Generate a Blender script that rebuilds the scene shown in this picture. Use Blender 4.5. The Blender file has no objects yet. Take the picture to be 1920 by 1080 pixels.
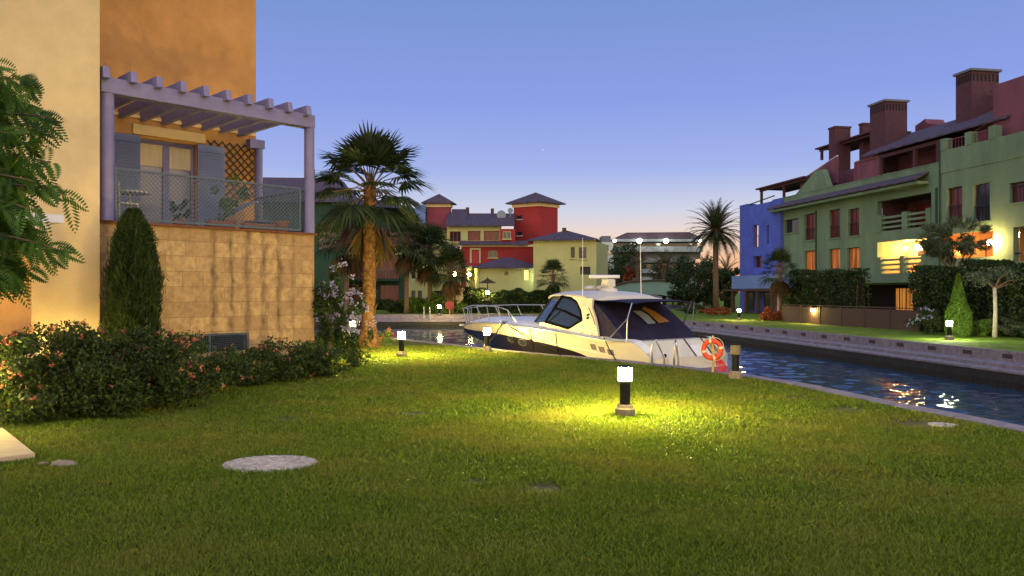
import bpy, bmesh, math, random
import numpy as np
from mathutils import Vector, Matrix
random.seed(7); rng = np.random.default_rng(11)
PI = math.pi
sc = bpy.context.scene
COL = sc.collection

# ------------------------------------------------------------------ camera
HCAM, FPX, HX, HY = 1.75, 1500.0, 960.0, 548.0
cd = bpy.data.cameras.new('camera'); cam = bpy.data.objects.new('camera', cd); COL.objects.link(cam)
cam.location = (0, 0, HCAM); cam.rotation_euler = (math.radians(90), 0, 0)
cd.sensor_width = 36; cd.lens = 36 * FPX / 1920; cd.shift_y = 8 / 1920
cd.clip_start = 0.1; cd.clip_end = 3000
sc.camera = cam

# ------------------------------------------------------------------ world (dusk sky)
w = bpy.data.worlds.new('World'); sc.world = w; w.use_nodes = True
nt = w.node_tree; nt.nodes.clear()
def N(t, kind, **kw):
    n = t.nodes.new(kind)
    for k, v in kw.items(): setattr(n, k, v)
    return n
def lk(t, a, b): t.links.new(a, b)
tc = N(nt, 'ShaderNodeTexCoord'); sep = N(nt, 'ShaderNodeSeparateXYZ'); lk(nt, tc.outputs['Generated'], sep.inputs[0])
mr = N(nt, 'ShaderNodeMapRange'); mr.inputs[1].default_value = 0.0; mr.inputs[2].default_value = 0.5
lk(nt, sep.outputs['Z'], mr.inputs[0])
def s2l(c): return tuple(((v/255)/12.92 if v/255 <= .04045 else ((v/255+.055)/1.055)**2.4) for v in c)
ramp = N(nt, 'ShaderNodeValToRGB'); cr = ramp.color_ramp
stops = [(0.0, (238,156,120)), (0.085, (248,196,156)), (0.14, (240,218,204)), (0.20, (210,213,230)), (0.30, (164,182,236)),
         (0.46, (140,160,231)), (0.66, (124,151,213)), (1.0, (104,130,196))]
while len(cr.elements) < len(stops): cr.elements.new(0.5)
for e, (p, c) in zip(cr.elements, stops):
    e.position = p; e.color = (*s2l(c), 1)
lk(nt, mr.outputs[0], ramp.inputs[0])
# sky behind the camera: brightened and warmed, added as fill light for the facades
ramp2 = N(nt, 'ShaderNodeValToRGB'); c2 = ramp2.color_ramp
st2 = [(0.0, (2.8,1.85,1.0)), (0.2, (2.8,1.9,1.1)), (0.5, (2.5,2.05,1.55)), (1.0, (1.1,1.2,1.45))]
while len(c2.elements) < len(st2): c2.elements.new(0.5)
for e, (p, c) in zip(c2.elements, st2):
    e.position = p; e.color = (*c, 1)
lk(nt, mr.outputs[0], ramp2.inputs[0])
az = N(nt, 'ShaderNodeMapRange'); az.inputs[1].default_value = 0.35; az.inputs[2].default_value = -0.5
lk(nt, sep.outputs['Y'], az.inputs[0])
mx = N(nt, 'ShaderNodeMixRGB'); lk(nt, az.outputs[0], mx.inputs[0]); lk(nt, ramp.outputs[0], mx.inputs[1]); lk(nt, ramp2.outputs[0], mx.inputs[2])
# evening star
dv = Vector(((1018-HX)/FPX, 1, (HY-281)/FPX)).normalized()
vd = N(nt, 'ShaderNodeVectorMath', operation='DOT_PRODUCT'); lk(nt, tc.outputs['Generated'], vd.inputs[0]); vd.inputs[1].default_value = dv
gt = N(nt, 'ShaderNodeMath', operation='GREATER_THAN'); lk(nt, vd.outputs['Value'], gt.inputs[0]); gt.inputs[1].default_value = math.cos(0.00065)
mx2 = N(nt, 'ShaderNodeMixRGB'); lk(nt, gt.outputs[0], mx2.inputs[0]); lk(nt, mx.outputs[0], mx2.inputs[1]); mx2.inputs[2].default_value = (1, 1, 1, 1)
bg = N(nt, 'ShaderNodeBackground'); bg.inputs[1].default_value = 1.0; lk(nt, mx2.outputs[0], bg.inputs[0])
wo = N(nt, 'ShaderNodeOutputWorld'); lk(nt, bg.outputs[0], wo.inputs[0])

sc.view_settings.view_transform = 'Standard'; sc.view_settings.look = 'None'
sc.view_settings.exposure = 0.0; sc.view_settings.gamma = 1.0
sc.cycles.use_denoising = True
sc.cycles.sample_clamp_indirect = 16.0
sc.cycles.max_bounces = 6; sc.cycles.diffuse_bounces = 3; sc.cycles.glossy_bounces = 3; sc.cycles.transparent_max_bounces = 12

# ------------------------------------------------------------------ helpers
def mat(name, col, rough=0.8, var=0.0, vscale=3.0, bump=0.0, bscale=20.0, metal=0.0, spec=0.3, emit=None, estr=0.0, stretch=(1,1,1), col2=None, detail=6):
    m = bpy.data.materials.new(name); m.use_nodes = True; t = m.node_tree
    p = t.nodes['Principled BSDF']
    p.inputs['Base Color'].default_value = (*col, 1); p.inputs['Roughness'].default_value = rough
    p.inputs['Metallic'].default_value = metal; p.inputs['Specular IOR Level'].default_value = spec
    if emit: p.inputs['Emission Color'].default_value = (*emit, 1); p.inputs['Emission Strength'].default_value = estr
    if var or bump:
        c = N(t, 'ShaderNodeTexCoord'); mp = N(t, 'ShaderNodeMapping'); mp.inputs['Scale'].default_value = stretch
        lk(t, c.outputs['Object'], mp.inputs[0])
    if var:
        n = N(t, 'ShaderNodeTexNoise'); n.inputs['Scale'].default_value = vscale; n.inputs['Detail'].default_value = detail; n.inputs['Roughness'].default_value = .65
        lk(t, mp.outputs[0], n.inputs['Vector'])
        r = N(t, 'ShaderNodeMapRange'); r.inputs[1].default_value = .3; r.inputs[2].default_value = .7; lk(t, n.outputs[0], r.inputs[0])
        x = N(t, 'ShaderNodeMixRGB'); lk(t, r.outputs[0], x.inputs[0])
        hi = col2 if col2 else tuple(min(1, v*(1+var)) for v in col)
        x.inputs[1].default_value = (*[v*(1-var) for v in col], 1); x.inputs[2].default_value = (*hi, 1)
        lk(t, x.outputs[0], p.inputs['Base Color'])
        if emit: lk(t, x.outputs[0], p.inputs['Emission Color'])
    if bump:
        n2 = N(t, 'ShaderNodeTexNoise'); n2.inputs['Scale'].default_value = bscale; n2.inputs['Detail'].default_value = 4
        lk(t, mp.outputs[0], n2.inputs['Vector'])
        b = N(t, 'ShaderNodeBump'); b.inputs['Strength'].default_value = bump; b.inputs['Distance'].default_value = .02
        lk(t, n2.outputs[0], b.inputs['Height']); lk(t, b.outputs[0], p.inputs['Normal'])
    return m

def leafmat(name, a, b, trans=.35, rough=.55, patch=None):
    """foliage: colour varies leaf by leaf (face attribute 'tint')"""
    m = bpy.data.materials.new(name); m.use_nodes = True; t = m.node_tree; p = t.nodes['Principled BSDF']
    at = N(t, 'ShaderNodeAttribute', attribute_name='tint')
    x = N(t, 'ShaderNodeMixRGB'); lk(t, at.outputs['Fac'], x.inputs[0]); x.inputs[1].default_value = (*a, 1); x.inputs[2].default_value = (*b, 1)
    src = x.outputs[0]
    if patch:
        c = N(t, 'ShaderNodeTexCoord'); n = N(t, 'ShaderNodeTexNoise'); n.inputs['Scale'].default_value = patch[0]; n.inputs['Detail'].default_value = 5
        lk(t, c.outputs['Object'], n.inputs['Vector'])
        r = N(t, 'ShaderNodeMapRange'); r.inputs[1].default_value = .42; r.inputs[2].default_value = .66; lk(t, n.outputs[0], r.inputs[0])
        mm = N(t, 'ShaderNodeMath', operation='MULTIPLY'); mm.inputs[1].default_value = patch[2]; lk(t, r.outputs[0], mm.inputs[0])
        x2 = N(t, 'ShaderNodeMixRGB'); lk(t, mm.outputs[0], x2.inputs[0]); lk(t, src, x2.inputs[1]); x2.inputs[2].default_value = (*patch[1], 1)
        src = x2.outputs[0]
    lk(t, src, p.inputs['Base Color']); p.inputs['Roughness'].default_value = rough; p.inputs['Specular IOR Level'].default_value = .25
    tr = N(t, 'ShaderNodeBsdfTranslucent'); lk(t, src, tr.inputs[0])
    ms = N(t, 'ShaderNodeMixShader'); ms.inputs[0].default_value = trans
    lk(t, p.outputs[0], ms.inputs[1]); lk(t, tr.outputs[0], ms.inputs[2]); lk(t, ms.outputs[0], t.nodes['Material Output'].inputs[0])
    return m

def at(px, py, Y):
    return Vector(((px-HX)/FPX*Y, Y, HCAM + (HY-py)/FPX*Y))
def gy(py): return FPX*HCAM/(py-HY)

class Frame:
    """a vertical facade line: s runs along it, w goes in behind it, z up"""
    def __init__(self, o, d):
        self.o = Vector(o); self.d = Vector(d).normalized()
        m = Vector((-self.d.y, self.d.x))
        if m.dot(self.o) < 0: m = -m
        self.m = m
    def P(self, s, w, z):
        q = self.o + self.d*s + self.m*w
        return Vector((q.x, q.y, z))
    def px(self, x, y, w=0.0):
        r = (x-HX)/FPX
        a = self.o.x + w*self.m.x; b = self.o.y + w*self.m.y
        s = (r*b - a)/(self.d.x - r*self.d.y)
        Y = b + s*self.d.y
        return s, HCAM + (HY-y)*Y/FPX
    def S(self, x, w=0.0): return self.px(x, 500, w)[0]
    def Z(self, x, y, w=0.0): return self.px(x, y, w)[1]

class MB:
    def __init__(self): self.v = []; self.f = []
    def poly(self, pts):
        i = len(self.v); self.v += [tuple(p) for p in pts]; self.f.append(tuple(range(i, i+len(pts)))); return self
    def hexa(self, a, b):
        """a,b: two quads (bottom, top) in same order"""
        i = len(self.v); self.v += [tuple(p) for p in a] + [tuple(p) for p in b]
        self.f += [(i+3,i+2,i+1,i), (i+4,i+5,i+6,i+7)]
        for k in range(4): self.f.append((i+k, i+(k+1)%4, i+4+(k+1)%4, i+4+k))
        return self
    def box(self, x0, x1, y0, y1, z0, z1):
        return self.hexa([(x0,y0,z0),(x1,y0,z0),(x1,y1,z0),(x0,y1,z0)], [(x0,y0,z1),(x1,y0,z1),(x1,y1,z1),(x0,y1,z1)])
    def fb(self, F, s0, s1, w0, w1, z0, z1):
        return self.hexa([F.P(s0,w0,z0),F.P(s1,w0,z0),F.P(s1,w1,z0),F.P(s0,w1,z0)], [F.P(s0,w0,z1),F.P(s1,w0,z1),F.P(s1,w1,z1),F.P(s0,w1,z1)])
    def prism(self, F, pts, w0, w1):
        """polygon in (s,z) extruded from w0 to w1 (w may be a function of z)"""
        f0 = w0 if callable(w0) else (lambda z: w0); f1 = w1 if callable(w1) else (lambda z: w1)
        i = len(self.v); n = len(pts)
        self.v += [tuple(F.P(s, f0(z), z)) for s, z in pts] + [tuple(F.P(s, f1(z), z)) for s, z in pts]
        self.f += [tuple(range(i, i+n)), tuple(range(i+2*n-1, i+n-1, -1))]
        for k in range(n): self.f.append((i+k, i+(k+1)%n, i+n+(k+1)%n, i+n+k))
        return self
    def grid(self, rows, closed=False):
        i = len(self.v); n = len(rows[0])
        for r in rows: self.v += [tuple(p) for p in r]
        for a in range(len(rows)-1):
            for b in range(n if closed else n-1):
                c = (b+1) % n
                self.f.append((i+a*n+b, i+a*n+c, i+(a+1)*n+c, i+(a+1)*n+b))
        return self
    def tube(self, pts, r, n=8, cap=True):
        pts = [Vector(p) for p in pts]; rr = r if isinstance(r, (list, tuple)) else [r]*len(pts)
        rows = []; prev = None
        for k, p in enumerate(pts):
            d = (pts[min(k+1, len(pts)-1)] - pts[max(k-1, 0)]).normalized()
            if prev is None:
                u = d.orthogonal().normalized()
            else:
                u = (prev - d*prev.dot(d)).normalized()
            prev = u; v = d.cross(u)
            rows.append([p + (u*math.cos(2*PI*j/n) + v*math.sin(2*PI*j/n))*rr[k] for j in range(n)])
        i = len(self.v); self.grid(rows, True)
        if cap: self.f.append(tuple(range(i+n-1, i-1, -1))); k = len(self.v); self.f.append(tuple(range(k-n, k)))
        return self
    def lathe(self, prof, c=(0,0,0), n=20, rot=0.0):
        rows = [[(c[0]+r*math.cos(2*PI*j/n+rot), c[1]+r*math.sin(2*PI*j/n+rot), c[2]+z) for j in range(n)] for r, z in prof]
        i = len(self.v); self.grid(rows, True)
        self.f.append(tuple(range(i+n-1, i-1, -1))); k = len(self.v); self.f.append(tuple(range(k-n, k)))
        return self
    def torus(self, c, ax, R, r, n=36, m=10, a0=0, a1=2*PI):
        ax = Vector(ax).normalized(); u = ax.orthogonal().normalized(); v = ax.cross(u); c = Vector(c)
        rows = []; full = abs(a1-a0-2*PI) < 1e-6
        for k in range(n + 1):
            a = a0 + (a1-a0)*k/n; d = u*math.cos(a)+v*math.sin(a)
            rows.append([c + d*R + (d*math.cos(2*PI*j/m) + ax*math.sin(2*PI*j/m))*r for j in range(m)])
        return self.grid(rows, True)
    def wall(self, F, s0, s1, z0, z1, w0, th, holes=()):
        """wall sheet with real openings and reveals"""
        ss = sorted(set([s0, s1] + [min(max(h[k], s0), s1) for h in holes for k in (0, 1)]))
        zs = sorted(set([z0, z1] + [min(max(h[k], z0), z1) for h in holes for k in (2, 3)]))
        def solid(a, b):
            if a < 0 or b < 0 or a >= len(ss)-1 or b >= len(zs)-1: return False
            cs = (ss[a]+ss[a+1])/2; cz = (zs[b]+zs[b+1])/2
            return not any(h[0] < cs < h[1] and h[2] < cz < h[3] for h in holes)
        w1 = w0+th
        for a in range(len(ss)-1):
            for b in range(len(zs)-1):
                if not solid(a, b): continue
                A, B, C, D = ss[a], ss[a+1], zs[b], zs[b+1]
                self.poly([F.P(A,w0,C), F.P(B,w0,C), F.P(B,w0,D), F.P(A,w0,D)])
                self.poly([F.P(A,w1,C), F.P(A,w1,D), F.P(B,w1,D), F.P(B,w1,C)])
                if not solid(a-1, b): self.poly([F.P(A,w0,C), F.P(A,w0,D), F.P(A,w1,D), F.P(A,w1,C)])
                if not solid(a+1, b): self.poly([F.P(B,w0,C), F.P(B,w1,C), F.P(B,w1,D), F.P(B,w0,D)])
                if not solid(a, b-1): self.poly([F.P(A,w0,C), F.P(A,w1,C), F.P(B,w1,C), F.P(B,w0,C)])
                if not solid(a, b+1): self.poly([F.P(A,w0,D), F.P(B,w0,D), F.P(B,w1,D), F.P(A,w1,D)])
        return self

def wloc(o):
    v = Vector((0,0,0))
    while o is not None: v = v + o.location; o = o.parent
    return v
def put(name, mb, m, parent=None, base=None, smooth=False, bevel=0.0):
    """ONE mesh object; verts given in world space"""
    me = bpy.data.meshes.new(name)
    b = Vector(base) if base is not None else (wloc(parent) if parent else Vector((0,0,0)))
    me.from_pydata([(p[0]-b.x, p[1]-b.y, p[2]-b.z) for p in mb.v], [], mb.f)
    me.validate(); me.update()
    bm = bmesh.new(); bm.from_mesh(me); bmesh.ops.remove_doubles(bm, verts=bm.verts, dist=1e-5); bmesh.ops.recalc_face_normals(bm, faces=bm.faces); bm.to_mesh(me); bm.free()
    if smooth:
        for p in me.polygons: p.use_smooth = True
    me.materials.append(m)
    o = bpy.data.objects.new(name, me); COL.objects.link(o)
    if parent: o.parent = parent; o.location = b - wloc(parent)
    else: o.location = b
    if bevel:
        mo = o.modifiers.new('bevel', 'BEVEL'); mo.width = bevel; mo.segments = 2; mo.limit_method = 'ANGLE'
    return o
def tag(o, label=None, cat=None, group=None, kind=None):
    if label: o['label'] = label
    if cat: o['category'] = cat
    if group: o['group'] = group
    if kind: o['kind'] = kind
    return o
def thing(name, loc, label, cat, group=None):
    o = bpy.data.objects.new(name, None); COL.objects.link(o); o.location = loc; o.empty_display_size = .2
    return tag(o, label, cat, group)
def copy_tree(o, parent=None):
    c = o.copy(); COL.objects.link(c); c.parent = parent
    for ch in list(o.children): copy_tree(ch, c)
    return c

def cloud_mesh(name, V, Fq, tint, m, parent=None, base=(0,0,0)):
    """V (n,k,3) polygons of k verts each"""
    n, k, _ = V.shape
    b = np.array(wloc(parent) if parent else base, dtype=float)
    me = bpy.data.meshes.new(name)
    me.vertices.add(n*k); me.vertices.foreach_set('co', (V.reshape(-1, 3)-b).astype(np.float32).ravel())
    me.loops.add(n*k); me.loops.foreach_set('vertex_index', np.arange(n*k, dtype=np.int32))
    me.polygons.add(n); me.polygons.foreach_set('loop_start', np.arange(0, n*k, k, dtype=np.int32))
    me.update(calc_edges=True)
    a = me.attributes.new('tint', 'FLOAT', 'FACE'); a.data.foreach_set('value', tint.astype(np.float32))
    me.materials.append(m)
    o = bpy.data.objects.new(name, me); COL.objects.link(o)
    if parent: o.parent = parent
    else: o.location = base
    return o
def unit(a): return a/np.maximum(np.linalg.norm(a, axis=-1, keepdims=True), 1e-9)
def leaves(name, C, size, m, parent=None, base=(0,0,0), aspect=.45, up=0.0, axis=None, jit=.35, tint=None):
    """diamond leaves at centres C; up>0 favours leaves that point upward"""
    n = len(C)
    a = unit(rng.normal(size=(n, 3)) + (np.array([0, 0, up]) if axis is None else axis))
    b = unit(np.cross(a, rng.normal(size=(n, 3))))
    L = (size*(1+jit*rng.uniform(-1, 1, n)))[:, None]
    V = np.stack([C - a*L*.5, C + b*L*aspect*.5, C + a*L*.5, C - b*L*aspect*.5], axis=1)
    if tint is None: tint = rng.uniform(0, 1, n)
    return cloud_mesh(name, V, None, tint, m, parent, base)
def blob_pts(n, c, r, clumps=30, cr=.25, shell=.75):
    """points gathered in clumps spread through an ellipsoid"""
    c = np.array(c); r = np.array(r)
    d = unit(rng.normal(size=(clumps, 3))); q = d*(rng.uniform(shell, 1, (clumps, 1)))
    q[: clumps//4] *= .55
    k = rng.integers(0, clumps, n)
    o = unit(rng.normal(size=(n, 3)))*rng.uniform(.2, 1, (n, 1))**.5
    return c + (q[k] + o*cr*rng.uniform(.6, 1.3, (clumps, 1))[k])*r

# ------------------------------------------------------------------ materials
M = {}
M['cream'] = mat('cream_render', (.60,.455,.245), .9, .16, .9, .5, 45, detail=9)
M['orange'] = mat('orange_render', (.53,.265,.085), .9, .16, 1.1, .5, 45, detail=9)
M['band'] = mat('cream_band', (.70,.48,.22), .9, .1, 2)
M['lav'] = mat('lavender_paint', (.20,.18,.34), .6, .12, 4, .1, 30)
M['lavlite'] = mat('pale_lavender_paint', (.45,.45,.6), .6, .1, 4)
M['shutter'] = mat('blue_grey_paint', (.15,.18,.33), .6, .1, 4)
M['railing'] = mat('grey_green_metal', (.075,.105,.14), .5, .1, 5)
M['darkmetal'] = mat('dark_metal', (.02,.02,.022), .45)
M['black'] = mat('black_paint', (.010,.010,.011), .6, spec=.12)
M['concrete'] = mat('concrete', (.17,.14,.115), .9, .3, 12, .4, 60)
M['terra'] = mat('terracotta', (.42,.13,.05), .8, .15, 6)
M['wood'] = mat('dark_wood', (.06,.035,.02), .7, .3, 8)
M['bark'] = mat('bark', (.13,.085,.05), .9, .4, 10, .6, 25)
M['glass'] = mat('dark_glass', (.015,.02,.03), .08, spec=.6)
M['redglass'] = mat('window_red_curtain', (.10,.014,.010), .25, .75, 1.6, spec=.6, stretch=(3,3,.5))
M['curtain'] = mat('cream_curtain', (.62,.50,.30), .9, .15, 3, stretch=(12,12,.3))
M['palmbark'] = mat('palm_bark', (.08,.040,.02), .95, .6, 7, 1.0, 14, col2=(.23,.125,.06), spec=.1)
M['lampglow'] = mat('warm_lamp_diffuser', (.9,.9,.85), .5, emit=(1,.76,.20), estr=2700)
M['lampglow2'] = mat('warm_lamp_small', (.9,.9,.85), .5, emit=(1,.66,.2), estr=700)
M['coolfar'] = mat('cool_lamp_far', (.9,.9,.85), .5, emit=(.8,1,.75), estr=120)
M['lampglow3'] = mat('warm_lamp_mid', (.9,.9,.85), .5, emit=(1,.74,.20), estr=900)
M['coolglow'] = mat('cool_lamp_diffuser', (.9,.9,.85), .5, emit=(.97,1,.62), estr=800)
M['farglow'] = mat('far_lamp', (.9,.9,.85), .5, emit=(1,.95,.75), estr=25)
M['frost'] = mat('frosted_glass_off', (.15,.125,.085), .5, spec=.15)
M['bandcream'] = mat('buoy_band', (.62,.52,.38), .5)
M['white'] = mat('white_gelcoat', (.62,.56,.46), .3, .04, 1.5, spec=.5)
M['whitedeck'] = mat('white_deck', (.68,.67,.68), .45, .05, 2)
M['navy'] = mat('navy_gelcoat', (.010,.008,.014), .3, spec=.25)
M['canvas'] = mat('navy_canvas', (.014,.010,.036), .8, .35, 2.5, .9, 4)
M['steel'] = mat('polished_steel', (.55,.55,.57), .35, metal=1.0)
M['rope'] = mat('dark_rope', (.014,.012,.012), .9, spec=.03)
M['clear'] = mat('clear_vinyl', (.22,.26,.27), .15, spec=.6)
M['amber'] = mat('amber_vinyl', (.30,.14,.025), .3)
M['teak'] = mat('grey_platform', (.16,.13,.14), .6, .2, 6)
M['red'] = mat('lifebuoy_orange_red', (.62,.07,.02), .5, .1, 8)
M['cord'] = mat('red_cord', (.5,.02,.03), .7)
M['postwood'] = mat('pale_wood_post', (.50,.33,.14), .7, .2, 10)
M['quaystone'] = mat('quay_stone', (.20,.17,.20), .85, .35, 5, .5, 25)
M['slime'] = mat('tidal_weed_stone', (.018,.016,.010), .7, .6, 6, .8, 15)
M['soil'] = mat('soil', (.055,.035,.022), .95, .4, 10, .6, 40)
M['path'] = mat('path_stone', (.42,.33,.22), .85, .15, 5, .2, 30)
M['rock'] = mat('rock', (.22,.17,.13), .9, .3, 8, .6, 20)

# ------------------------------------------------------------------ ground, quay and water
def smooth_curve(pts, n=12):
    out = []
    for i in range(len(pts)-1):
        p0 = Vector(pts[max(i-1,0)]); p1 = Vector(pts[i]); p2 = Vector(pts[i+1]); p3 = Vector(pts[min(i+2,len(pts)-1)])
        for k in range(n):
            t = k/n
            out.append(.5*((2*p1)+(p2-p0)*t+(2*p0-5*p1+4*p2-p3)*t*t+(3*p1-p0-3*p2+p3)*t**3))
    out.append(Vector(pts[-1])); return out
near_edge = smooth_curve([(7.2,-4),(6.95,4),(6.34,9.83),(5.74,12.56),(4.95,16.0),(3.05,19.5),(-.72,24.2),(-3.4,28.3),(-5.6,31),(-11,34),(-26,37),(-80,40)])
WZ = -0.95
def lawn_material():
    m = bpy.data.materials.new('lawn_turf'); m.use_nodes = True; t = m.node_tree; p = t.nodes['Principled BSDF']
    c = N(t, 'ShaderNodeTexCoord')
    def noise(sc_, det=5, rough=.6):
        n = N(t, 'ShaderNodeTexNoise'); n.inputs['Scale'].default_value = sc_; n.inputs['Detail'].default_value = det; n.inputs['Roughness'].default_value = rough
        lk(t, c.outputs['Object'], n.inputs['Vector']); return n.outputs[0]
    def rng_(src, a, b, lo=0, hi=1):
        r = N(t, 'ShaderNodeMapRange'); r.inputs[1].default_value = a; r.inputs[2].default_value = b; r.inputs[3].default_value = lo; r.inputs[4].default_value = hi; lk(t, src, r.inputs[0]); return r.outputs[0]
    def mix(f, a, b):
        x = N(t, 'ShaderNodeMixRGB')
        if isinstance(f, float): x.inputs[0].default_value = f
        else: lk(t, f, x.inputs[0])
        for k, v in ((1, a), (2, b)):
            if isinstance(v, tuple): x.inputs[k].default_value = (*v, 1)
            else: lk(t, v, x.inputs[k])
        return x.outputs[0]
    fine = rng_(noise(55, 3, .8), .35, .65)
    base = mix(fine, (.030,.052,.005), (.12,.165,.013))
    mid = rng_(noise(1.1), .42, .64)
    base = mix(mid, base, (.075,.085,.014))
    dry = rng_(noise(.45, 6), .54, .72, 0, .75)
    base = mix(dry, base, (.085,.065,.028))
    # bare soil at known worn spots
    src = None
    for (x, y, r_) in ((.29,7.15,.22),(-.35,7.4,.16),(5.0,11.9,.35),(5.45,10.6,.5),(4.75,13.3,.3),(-1.4,11.5,.35),(-3.1,11.0,.35),(3.25,8.9,.14)):
        d = N(t, 'ShaderNodeVectorMath', operation='DISTANCE'); lk(t, c.outputs['Object'], d.inputs[0]); d.inputs[1].default_value = (x, y, 0)
        q = rng_(d.outputs['Value'], r_*.3, r_*1.6, 1, 0)
        if src is None: src = q
        else:
            mm = N(t, 'ShaderNodeMath', operation='MAXIMUM'); lk(t, src, mm.inputs[0]); lk(t, q, mm.inputs[1]); src = mm.outputs[0]
    mm = N(t, 'ShaderNodeMath', operation='MULTIPLY'); lk(t, src, mm.inputs[0]); lk(t, rng_(noise(9, 5, .8), .38, .58), mm.inputs[1])
    base = mix(mm.outputs[0], base, (.115,.095,.075))
    lk(t, base, p.inputs['Base Color']); p.inputs['Roughness'].default_value = .9; p.inputs['Specular IOR Level'].default_value = .1
    b = N(t, 'ShaderNodeBump'); b.inputs['Strength'].default_value = .9; b.inputs['Distance'].default_value = .03
    lk(t, noise(45, 3, .8), b.inputs['Height']); lk(t, b.outputs[0], p.inputs['Normal'])
    return m
M['lawn'] = lawn_material()
mb = MB(); ring = [(p.x, p.y, 0) for p in near_edge] + [(-80, -12, 0), (7.2, -12, 0)]
mb.poly(ring); tag(put('lawn', mb, M['lawn']), kind='structure')
# coping and quay face of the near bank
def offset(curve, d):
    out = []
    for k, p in enumerate(curve):
        t_ = (curve[min(k+1,len(curve)-1)] - curve[max(k-1,0)]).normalized(); out.append(p + Vector((t_.y, -t_.x))*d)
    return out
A = near_edge; B_ = offset(A, .34)
mb = MB(); i = 0
cum = [0.0]
for k in range(1, len(A)): cum.append(cum[-1] + (A[k]-A[k-1]).length)
def on_curve(curve, u):
    k = max(0, min(len(cum)-2, int(np.searchsorted(cum, u))-1)); f = (u-cum[k])/(cum[k+1]-cum[k]); return curve[k].lerp(curve[k+1], f)
u = 0.0
while u < cum[-1]-1.3:
    ln = random.uniform(.85, 1.2) if u < 55 else 6.0
    dz = random.uniform(-.006, .008); ins = random.uniform(-.012, .012); n_ = 4; rows_t = []
    for k in range(n_+1):
        q = u+.008 + (ln-.016)*k/n_; pa = on_curve(A, q); pb = on_curve(B_, q); o2 = (pb-pa).normalized()*ins; pb = pb+o2
        rows_t.append([(pa.x,pa.y,-.12), (pa.x,pa.y,.018+dz), (pb.x-o2.x*.5,pb.y-o2.y*.5,.022+dz), (pb.x,pb.y,.008+dz), (pb.x,pb.y,-.14)])
    mb.grid(rows_t); mb.poly(rows_t[0]); mb.poly(rows_t[-1]); u += ln
tag(put('quay_coping', mb, M['quaystone']), kind='structure')
B2 = offset(A, .29)
mb = MB(); mb.grid([[(p.x,p.y,-.13) for p in B2], [(p.x,p.y,-2) for p in B2]])
tag(put('quay_face', mb, M['slime']), kind='structure')

# water
def water_material():
    m = bpy.data.materials.new('canal_water'); m.use_nodes = True; t = m.node_tree; p = t.nodes['Principled BSDF']
    p.inputs['Base Color'].default_value = (.020,.045,.085,1); p.inputs['Roughness'].default_value = .06; p.inputs['IOR'].default_value = 1.33
    p.inputs['Specular IOR Level'].default_value = 1.0
    c = N(t, 'ShaderNodeTexCoord'); mp = N(t, 'ShaderNodeMapping'); mp.inputs['Scale'].default_value = (.55, 1.35, 1); mp.inputs['Rotation'].default_value = (0,0,.12)
    lk(t, c.outputs['Object'], mp.inputs[0])
    n = N(t, 'ShaderNodeTexNoise'); n.inputs['Scale'].default_value = 3.6; n.inputs['Detail'].default_value = 4; n.inputs['Roughness'].default_value = .62; n.inputs['Distortion'].default_value = .4
    lk(t, mp.outputs[0], n.inputs['Vector'])
    b = N(t, 'ShaderNodeBump'); b.inputs['Strength'].default_value = 1.0; b.inputs['Distance'].default_value = .045
    lk(t, n.outputs[0], b.inputs['Height']); lk(t, b.outputs[0], p.inputs['Normal'])
    return m
M['water'] = water_material()
mb = MB(); mb.poly([(-120,-12,WZ-.06),(60,-12,WZ-.06),(60,420,WZ-.06),(-120,420,WZ-.06)])
tag(put('canal_water', mb, M['water']), kind='structure')
# wind ripples as real geometry in the visible reach of the canal
def ripples():
    ny, nx = 640, 860
    Yr = 7.5*(66/7.5)**np.linspace(0, 1, ny); Ur = np.linspace(-.62, 1.15, nx)
    X = Ur[None, :]*Yr[:, None]; Y = np.repeat(Yr[:, None], nx, 1); Z = np.zeros_like(X)
    for k in range(64):
        lam = .17*(1.1/.17)**rng.uniform(0, 1); th = rng.normal(1.35, .5); kk = 2*PI/lam
        amp = .0016*lam**.8*(1+.5*rng.uniform(-1, 1)) ; fade = np.clip(lam/(Y*.013) - .5, 0, 1)
        Z += amp*fade*np.sin(kk*(X*math.cos(th)+Y*math.sin(th)) + rng.uniform(0, 2*PI) + .6*np.sin(X*.9+k))
    V = np.stack([X, Y, WZ+Z*2.5], 2).reshape(-1, 3)
    i = (np.arange(ny-1)[:, None]*nx + np.arange(nx-1)[None, :]).ravel()
    F_ = np.stack([i, i+1, i+nx+1, i+nx], 1).astype(np.int32)
    me = bpy.data.meshes.new('canal_ripples'); me.vertices.add(len(V)); me.vertices.foreach_set('co', V.astype(np.float32).ravel())
    me.loops.add(F_.size); me.loops.foreach_set('vertex_index', F_.ravel()); me.polygons.add(len(F_)); me.polygons.foreach_set('loop_start', np.arange(0, F_.size, 4, dtype=np.int32))
    me.polygons.foreach_set('use_smooth', np.ones(len(F_), dtype=bool)); me.update(calc_edges=True)
    m = bpy.data.materials.new('rippled_water'); m.use_nodes = True; p = m.node_tree.nodes['Principled BSDF']
    p.inputs['Base Color'].default_value = (.018,.045,.085,1); p.inputs['Roughness'].default_value = .08; p.inputs['IOR'].default_value = 1.33; p.inputs['Specular IOR Level'].default_value = .9
    me.materials.append(m); o = bpy.data.objects.new('canal_water', me); COL.objects.link(o); tag(o, kind='structure')
ripples()
mb = MB(); mb.poly([(-1500,-200,-2),(1500,-200,-2),(1500,2500,-2),(-1500,2500,-2)])
tag(put('canal_bed', mb, M['slime']), kind='structure')

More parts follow.
